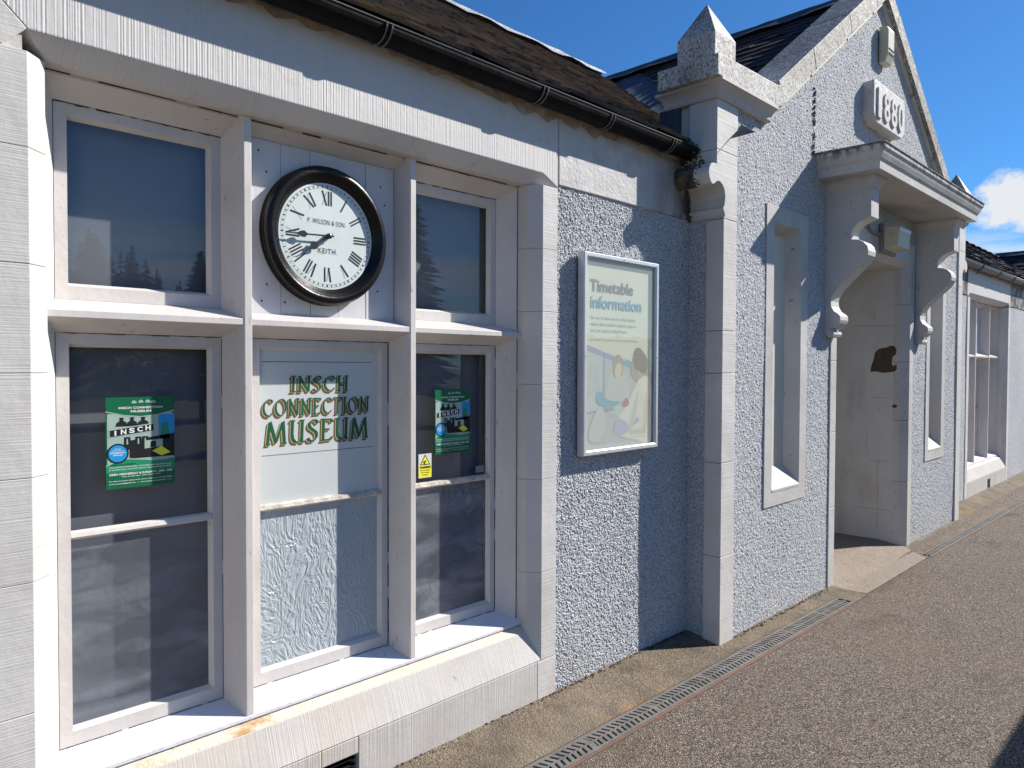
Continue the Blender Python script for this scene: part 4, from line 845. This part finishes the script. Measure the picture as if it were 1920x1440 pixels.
# museum posters
def a4(x0, x1, z0, z1, label):
    T = thing('museum_poster', label, 'poster', ((x0+x1)/2, .214, z0), 'museum posters stuck in the window panes')
    W_, H_ = x1-x0, z1-z0; X = lambda u: x0+u*W_; Z = lambda v: z0+v*H_
    pp = MB(); pp.box(x0, x1, .2128, .2140, z0, z1, 0)
    y = .2124
    def pol(pts, mi, yy): pp.flatpoly([(X(a), Z(b)) for a, b in pts], yy, mi)
    pol([(.02, .24), (.98, .24), (.98, .82), (.02, .82)], 1, y)                                   # photograph ground, pale
    pol([(0, .98), (0, 1), (1, 1), (1, .98), (1, .835), (.75, .79), (.5, .775), (.25, .795), (0, .84)], 0, y-.0003)
    pol([(0, .84), (.25, .795), (.5, .775), (.75, .79), (1, .835), (1, .847), (.75, .802), (.5, .786), (.25, .806), (0, .852)], 1, y-.0005)
    pol([(.0, 0), (1, 0), (1, .30), (.85, .285), (.7, .28), (.5, .30), (.3, .315), (.12, .29), (0, .25)], 2, y-.0003)
    pol([(0, 0), (1, 0), (1, .175), (0, .175)], 0, y-.0005)
    pol([(.0, .25), (.12, .29), (.3, .315), (.5, .30), (.7, .28), (.85, .285), (1, .30), (1, .315), (.85, .298), (.7, .292), (.5, .312), (.3, .328), (.12, .302), (0, .262)], 1, y-.0006)
    pol([(.76, .52), (1, .52), (1, .80), (.76, .80)], 3, y-.0002); pol([(.78, .52), (.93, .52), (.9, .70), (.80, .70)], 2, y-.00025)
    pol([(.33, .32), (1, .32), (1, .58), (.33, .52)], 4, y-.00025)
    for (cx, s) in ((.22, 1), (.37, .95), (.53, 1.05)):                                            # three seated figures, silhouettes
        pol([(cx-.085*s, .68), (cx+.085*s, .68), (cx+.07*s, .725), (cx+.03*s, .74), (cx-.03*s, .74), (cx-.07*s, .72)], 4, y-.0004)
        pol([(cx+.03*s*math.cos(t), .752+.02*math.sin(t)) for t in [k*.785 for k in range(8)]], 4, y-.00045)
        pol([(cx-.045, .765), (cx+.045, .765), (cx+.02, .778), (cx-.02, .778)], 4, y-.0005)
    for cx in (.30, .46, .56): pol([(cx-.05, .42), (cx+.05, .42), (cx+.045, .56), (cx-.045, .56)], 4, y-.00035); pol([(cx-.012, .48), (cx+.012, .48), (cx+.008, .54), (cx-.008, .54)], 1, y-.0004)
    pol([(.04, .555), (.70, .61), (.70, .705), (.04, .65)], 1, y-.0006); pol([(.055, .568), (.685, .620), (.685, .692), (.055, .640)], 4, y-.0007)
    pol([(.55, .42), (.82, .44), (.82, .52), (.55, .51)], 1, y-.0006); pol([(.63, .43), (.72, .435), (.72, .50), (.64, .50)], 4, y-.0007)
    pol([(.66, .39), (.80, .33), (.94, .36), (.80, .44)], 5, y-.0007)
    c_ = (.165, .385)
    pol([(c_[0]+.155*math.cos(t), c_[1]+.11*math.sin(t)) for t in [k*math.pi/12 for k in range(24)]], 4, y-.0007)
    pol([(c_[0]+.130*math.cos(t), c_[1]+.092*math.sin(t)) for t in [k*math.pi/12 for k in range(24)]], 3, y-.0008)
    for k, (a, v) in enumerate(((.40, .93), (.50, .935), (.60, .935), (.68, .93))): pol([(a-.035, v), (a+.035, v), (a+.035, v+.02), (a, v+.035), (a-.035, v+.02)], 1, y-.0007)
    pp.build('sheet', [M_green, M_pale, M_green2, M_blue, M_ink, M_yel], T)
    tt = MB(); t = lambda s, u0, u1, v0, v1, b=.02, tl=0: text(tt, s, X(u0), X(u1), Z(v0), Z(v1), y-.0010, 0, b, tl*H_)
    t('INSCH CONNECTION', .18, .82, .870, .895, .03); t('MUSEUM', .35, .65, .830, .855, .04)
    for i, ch in enumerate('INSCH'): text(tt, ch, X(.09+i*.118+(.03 if ch == 'I' else 0)), X(.09+i*.118+(.055 if ch == 'I' else .08)), Z(.582+i*.0105), Z(.638+i*.0105), y-.0010, 0, .04)
    t('We are', .12, .21, .43, .443); t('displaying our', .08, .25, .412, .424); t('EXHIBITION', .06, .27, .385, .403, .03); t('SPACE!', .10, .23, .360, .376, .03)
    t('OUR AMAZING TRAIN MODEL, THE EXHIBIT OF DUNNIDEER CASTLE', .04, .95, .225, .240); t('ST DROSTAN\'S BELL, A BROWSE THROUGH OUR ARCHIVE & LOTS MORE!', .04, .95, .200, .214)
    t('OPEN WEDNESDAY & SUNDAYS - 2PM - 4PM', .04, .96, .145, .168, .04); t('From the 5th April - 23rd October 2023', .22, .78, .118, .134)
    t('For talks and events, please check out our website or our Social Media', .04, .96, .075, .090, .02); t('insch.museum@gmail.com   |   www.inschmuseum.org.uk   f  in', .04, .94, .045, .061, .02)
    tt.build('lettering', M_white, T)
    t2 = MB(); text(t2, 'VISIT US & ENJOY', X(.07), X(.43), Z(.252), Z(.27), y-.0010, 0, .02); t2.build('lettering', M_ink, T)
a4(.755, .965, 1.176, 1.467, 'green museum poster with INSCH name board stuck in the left-hand window pane')
a4(2.088, 2.296, 1.176, 1.464, 'green museum poster with INSCH name board stuck in the pane right of the middle sign')
St = thing('warning_sticker', 'small yellow and white camera WARNING sticker at the corner of the right-hand pane', 'sticker', (2.03, .214, 1.08))
mb = MB(); mb.box(1.997, 2.069, .2130, .2142, 1.081, 1.186, 0); mb.flatpoly([(1.998, 1.083), (2.068, 1.083), (2.068, 1.135), (1.998, 1.135)], .2127, 1)
tri = lambda s, cx=2.033, cz=1.152: [(cx-.027*s, cz-.014*s), (cx+.027*s, cz-.014*s), (cx, cz+.030*s)]
mb.flatpoly(tri(1.05), .2126, 2); mb.flatpoly(tri(.80), .2124, 1); mb.flatpoly([(2.020, 1.150), (2.036, 1.158), (2.039, 1.152), (2.023, 1.144)], .2122, 2); mb.flatpoly([(2.028, 1.147), (2.032, 1.147), (2.036, 1.141), (2.026, 1.141)], .2121, 2)
text(mb, 'WARNING', 2.002, 2.064, 1.122, 1.132, .2122, 2, .05); text(mb, 'CCTV in operation', 2.006, 2.060, 1.110, 1.117, .2122, 2, .02); text(mb, '24 hr recording', 2.010, 2.056, 1.100, 1.107, .2122, 2, .02); text(mb, 'in progress', 2.016, 2.050, 1.090, 1.097, .2122, 2, .02)
mb.build('sheet', [M_boxg, M_yel, M_ink], St)
mb = MB(); mb.box(2.335, 2.390, .2128, .2142, 1.072, 1.104); St2 = mb.build('glazing_label', flat('grey_label', (.22, .24, .26), .4)); tag(St2, 'tiny grey label in the lower corner of the right-hand pane', 'label')

# timetable poster case
T = thing('poster_case', 'aluminium framed timetable information poster case hanging on the roughcast wall', 'poster case', (3.12, -.01, 1.13))
fx0, fx1, fz0, fz1 = 2.808, 3.452, 1.130, 2.132
mb = MB(); mb.ring(fx0+.026, fx1-.026, fz0+.026, fz1-.026, [(.026, -.006), (.026, -.044), (.023, -.048), (.006, -.048), (0, -.042), (0, -.030)]); mb.build('frame', M_frame, T, bevel=.001)
mb = MB(); mb.box(fx0+.004, fx1-.004, -.020, -.008, fz0+.004, fz1-.004); mb.build('back_board', M_lampg, T)
mb = MB()
for sx_, sz_ in ((3.13, fz1-.013), (3.13, fz0+.013), (fx0+.013, 1.62), (fx1-.013, 1.62)): mb.lathe([(.004, -.0475), (.0035, -.0492), (.0001, -.0494)], sx_, sz_, 8)
mb.build('screw', M_lampg, T)
px0, px1, pz0, pz1 = fx0+.026, fx1-.026, fz0+.026, fz1-.026; W_, H_ = px1-px0, pz1-pz0
X = lambda u: px0+u*W_; Z = lambda v: pz0+v*H_
C_ = [(.63, .66, .52), (.30, .36, .50), (.50, .58, .55), (.40, .34, .27), (.20, .18, .15), (.64, .58, .46), (.16, .42, .50), (.46, .44, .64), (.42, .20, .19), (.54, .57, .54), (.48, .53, .52), (.70, .69, .58)]
PM = [M_cream]+[flat('poster_tone', c, .6) for c in C_[1:]]
pp = MB(); pp.box(px0-.004, px1+.004, -.0235, -.0215, pz0-.004, pz1+.004, 0); yy = -.0237; e = [0]
def pol(pts, mi):
    e[0] += 1
    if mi in (3, 4, 5, 6, 7, 8, 9, 11) and len(pts) < 12:      # soft outlines for figures and clothing
        n = len(pts); out = []
        for i in range(n):
            a, b, c, d = (Vector(pts[(i+k-1) % n]) for k in range(4))
            for t in (0, .25, .5, .75): out.append(tuple(.5*((2*b)+(c-a)*t+(2*a-5*b+4*c-d)*t*t+(3*b-a-3*c+d)*t**3)))
        pts = out
    pts = [(min(1, max(0, a)), min(1, max(0, b))) for a, b in pts]
    pp.flatpoly([(X(a), Z(b)) for a, b in pts], yy-e[0]*.00008, mi)
pol([(0, 0), (1, 0), (1, .40), (.62, .475), (.3, .51), (0, .555)], 10)
pol([(0, .20), (.26, .21), (.26, .50), (0, .54)], 2); pol([(0, .525), (.62, .435), (.62, .460), (0, .557)], 1); pol([(.26, .22), (.285, .22), (.285, .495), (.26, .50)], 1); pol([(0, .185), (.30, .20), (.30, .21), (0, .195)], 1)
pol([(.60, .44), (.68, .43), (.68, .46), (.60, .475)], 6)
pol([(.30, .20), (.34, .38), (.42, .40), (.56, .40), (.62, .34), (.62, .20)], 9); pol([(.05, .28), (.22, .30), (.20, .44), (.08, .46)], 10)
pol([(.41, .39), (.40, .46), (.45, .50), (.52, .49), (.55, .44), (.53, .39), (.47, .37)], 3); pol([(.43, .39), (.44, .44), (.50, .455), (.53, .43), (.51, .385), (.47, .372)], 5)
pol([(.34, .24), (.42, .30), (.58, .30), (.60, .22), (.50, .16), (.36, .18)], 2)
pol([(.68, .38), (.66, .44), (.70, .49), (.74, .54), (.82, .53), (.90, .50), (.94, .44), (.90, .37), (.80, .34)], 3); pol([(.72, .43), (.70, .50), (.76, .545), (.86, .52), (.93, .46), (.88, .40), (.80, .41)], 4)
pol([(.42, .08), (.70, .03), (.99, .02), (1.0, .30), (.92, .38), (.80, .37), (.70, .30), (.60, .22), (.48, .15)], 11); pol([(.62, .10), (.72, .24), (.78, .30), (.76, .20), (.68, .08)], 9); pol([(.86, .05), (.88, .22), (.94, .33), (.97, .2)], 5)
pol([(.42, .09), (.52, .06), (.62, .08), (.60, .13), (.50, .15), (.43, .13)], 7); pol([(.70, .11), (.80, .13), (.76, .155)], 7); pol([(.53, .235), (.60, .265), (.64, .235), (.60, .215), (.55, .215)], 8)
pol([(.17, .25), (.26, .225), (.40, .22), (.52, .245), (.40, .25), (.30, .265), (.24, .30), (.18, .30)], 6); pol([(.30, .195), (.42, .20), (.40, .23), (.31, .235)], 1); pol([(.06, .06), (.14, .18), (.24, .22), (.30, .12), (.20, .04)], 9)
pp.build('poster_sheet', PM, T)
tt = MB(); t = lambda s, xa, xb, za, zb, mi, b=.0: text(tt, s, xa, xb, za, zb, -.0262, mi, b)
t('Timetable', 2.880, 3.242, 1.945, 2.005, 0, .02); t('information', 2.884, 3.318, 1.862, 1.925, 1, .02)
t('For up to date service information,', 2.884, 3.268, 1.804, 1.824, 0); t('check the ScotRail website, app or', 2.884, 3.268, 1.772, 1.792, 0); t('use our station Help Points.', 2.884, 3.190, 1.740, 1.760, 0)
t('Scan the QR code below for more timetable information.', 2.882, 3.290, 1.700, 1.712, 0)
t('ScotRail', 3.225, 3.365, 1.215, 1.245, 2, .02); t('Scotland\'s Railway', 3.245, 3.360, 1.195, 1.205, 2); t('scotrail.co.uk', 2.895, 3.020, 1.185, 1.199, 2, .01)
tt.build('lettering', [M_tgrey, M_tblue, M_white], T)
mb = MB(); mb.nofix = True; mb.add([(px0-.002, -.034, pz0-.002), (px1+.002, -.034, pz0-.002), (px1+.002, -.034, pz1+.002), (px0-.002, -.034, pz1+.002)], [(0, 1, 2, 3)]); mb.build('glazing', M_pglass, T)

# unseen shelter shape, added to cast the shadow over the platform corner
Sh = thing('shadow_caster', 'unseen shelter shape added outside the frame to cast the shadow on the asphalt', 'shelter', (6.2, -3.4, -.045))
MB().box(5.75, 9.0, -3.95, -2.78, 1.83, 1.90).build('roof', M_lampg, Sh, bevel=.01)
MB().box(5.85, 8.9, -3.88, -3.84, -.045, 1.828).build('back_wall', M_slated, Sh)
for xa, ya in ((5.82, -2.86), (8.88, -2.86), (5.82, -3.80), (8.88, -3.80)): MB().box(xa, xa+.07, ya, ya+.07, -.045, 1.828).build('post', M_lampg, Sh)

# ------------------------------------------------------------------ debris along the wall foot
pts = []
for k in range(330):
    x = random.choice((random.uniform(1.6, 3.8), random.uniform(2.6, 3.8), random.uniform(4, 5.4)))
    yb = 0 if x < 3.83 else -.215; y = yb-abs(random.gauss(0, .010))-.002; pts.append((x, y, gz(y)+.006))
tag(lumps('wall_foot_debris', pts, M_dirt, None, (.002, .007)), 'dark crumbs of moss and dirt gathered along the foot of the wall', 'debris', kind='stuff')

M_grit = mat('pale_grit', (.34, .29, .23), (.10, .08, .06), 40, rough=.9)
pts = []
for k in range(240):
    x = random.uniform(1.8, 9); y = yout(x)-abs(random.gauss(0, .5))-.01
    if k % 3 == 0: y = yin(x)+random.uniform(.0, .05)
    if 5.2 < x < 7.1 and y > -.47: continue
    pts.append((x, y, gz(y)+.004))
tag(lumps('ground_grit', pts, M_grit, None, (.0012, .0042)), 'scattered grit and small stones along the drains and over the asphalt', 'grit', kind='stuff')

# ------------------------------------------------------------------ across the tracks (seen only mirrored in the panes)
M_fol = mat('dark_conifer_foliage', (.020, .035, .018), (.045, .065, .03), 1.2, rough=.9)
M_bark = mat('bark', (.07, .05, .035), rough=.95)
def conifer(x, y, z0, h, r, n, mbf, mbt):
    mbt.tube([(x, y, z0), (x, y, z0+h*.97)], [h*.018, .02], 6)
    for k in range(n):
        t = random.random()**.8; zz = z0+h*(.14+.86*t); rad = r*(1-t)**.85*random.uniform(.55, 1.1)+.05; a = random.uniform(0, 6.283)
        cx, cy = x+rad*math.cos(a)*.55, y+rad*math.sin(a)*.55; s = rad*.55+.15
        d = Vector((math.cos(a), math.sin(a), -.28)).normalized(); sd_ = Vector((-math.sin(a), math.cos(a), random.uniform(-.3, .3)))
        c = Vector((cx, cy, zz)); mbf.add([c-d*s, c+sd_*s*.42+Vector((0, 0, -.1*s)), c+d*s, c-sd_*s*.42+Vector((0, 0, -.12*s))], [(0, 1, 2, 3)])
def azp(az, dist): return (dist*math.sin(math.radians(az)), -2.33*0-dist*math.cos(math.radians(az)))
f_, t_ = MB(), MB(); f_.nofix = True
for k in range(230):
    az = random.uniform(-20, 27.0); hh = 9.6-abs(az-13)*.14-(max(0, az-18)*.55); d = random.uniform(62, 80)
    x, y = azp(az, d); el = max(3.0, hh+random.uniform(-1.4, .3)); ztop = 1.5+d*math.tan(math.radians(el)); h = random.uniform(5, 8)
    conifer(x, y, ztop-h, h, 1.6, 110, f_, t_)
hl = MB()
for az in range(-20, 27):
    pass
wd_ = f_.build('conifer_wood', M_fol); tag(wd_, 'dark conifer wood on the hillside across the tracks, mirrored in the upper left pane', 'wood', kind='stuff')
bpy.data.meshes.remove(bpy.data.meshes.new('x')) if False else None
tw = t_.build('trunks', M_bark, wd_)
hm = MB(); n = 47; vs = []
for k in range(n+1):
    az = -22+k*1.05; hh = 8.0-abs(az-13)*.14-(max(0, az-18)*.6)
    x0_, y0_ = azp(az, 55); x1_, y1_ = azp(az, 82); vs += [(x0_, y0_, -1), (x1_, y1_, 82*math.tan(math.radians(max(.6, hh-.2))))]
hm.add(vs, [(2*k, 2*k+1, 2*k+3, 2*k+2) for k in range(n)]); tag(hm.build('hill', M_field), kind='structure')
for (az, d, h, r, lab) in ((40.6, 30, 10.5, 2.3, 'tall spruce across the tracks, mirrored in the upper right pane'), (24.4, 34, 7.6, 2.0, 'shorter spruce across the tracks, half mirrored at the edge of the upper left pane')):
    x, y = azp(az, d); Tn = thing('spruce_tree', lab, 'tree', (x, y, -.9)); a_, b_ = MB(), MB(); a_.nofix = True
    conifer(x, y, -.9, h, r, 900, a_, b_); a_.build('crown', M_fol, Tn); b_.build('trunk', M_bark, Tn)
# broadleaf scrub low under the spruce
x, y = azp(38.0, 34); Tn = thing('birch_tree', 'low loose-leaved tree beside the tall spruce across the tracks', 'tree', (x, y, -.9)); a_, b_ = MB(), MB(); a_.nofix = True
b_.tube([(x, y, -.9), (x+.1, y, 2), (x-.2, y, 4)], [.16, .11, .04], 8)
for k in range(1400):
    v = Vector((random.gauss(0, 1.1), random.gauss(0, 1.1), random.gauss(2.9, 1.0))); s = random.uniform(.05, .16); q = Vector((random.gauss(0, 1), random.gauss(0, 1), random.gauss(0, 1))).normalized(); p = q.orthogonal().normalized()
    c = Vector((x, y, -.2))+v; a_.add([c-q*s, c+p*s*.6, c+q*s, c-p*s*.6], [(0, 1, 2, 3)])
a_.build('crown', M_fol, Tn); b_.build('trunk', M_bark, Tn)
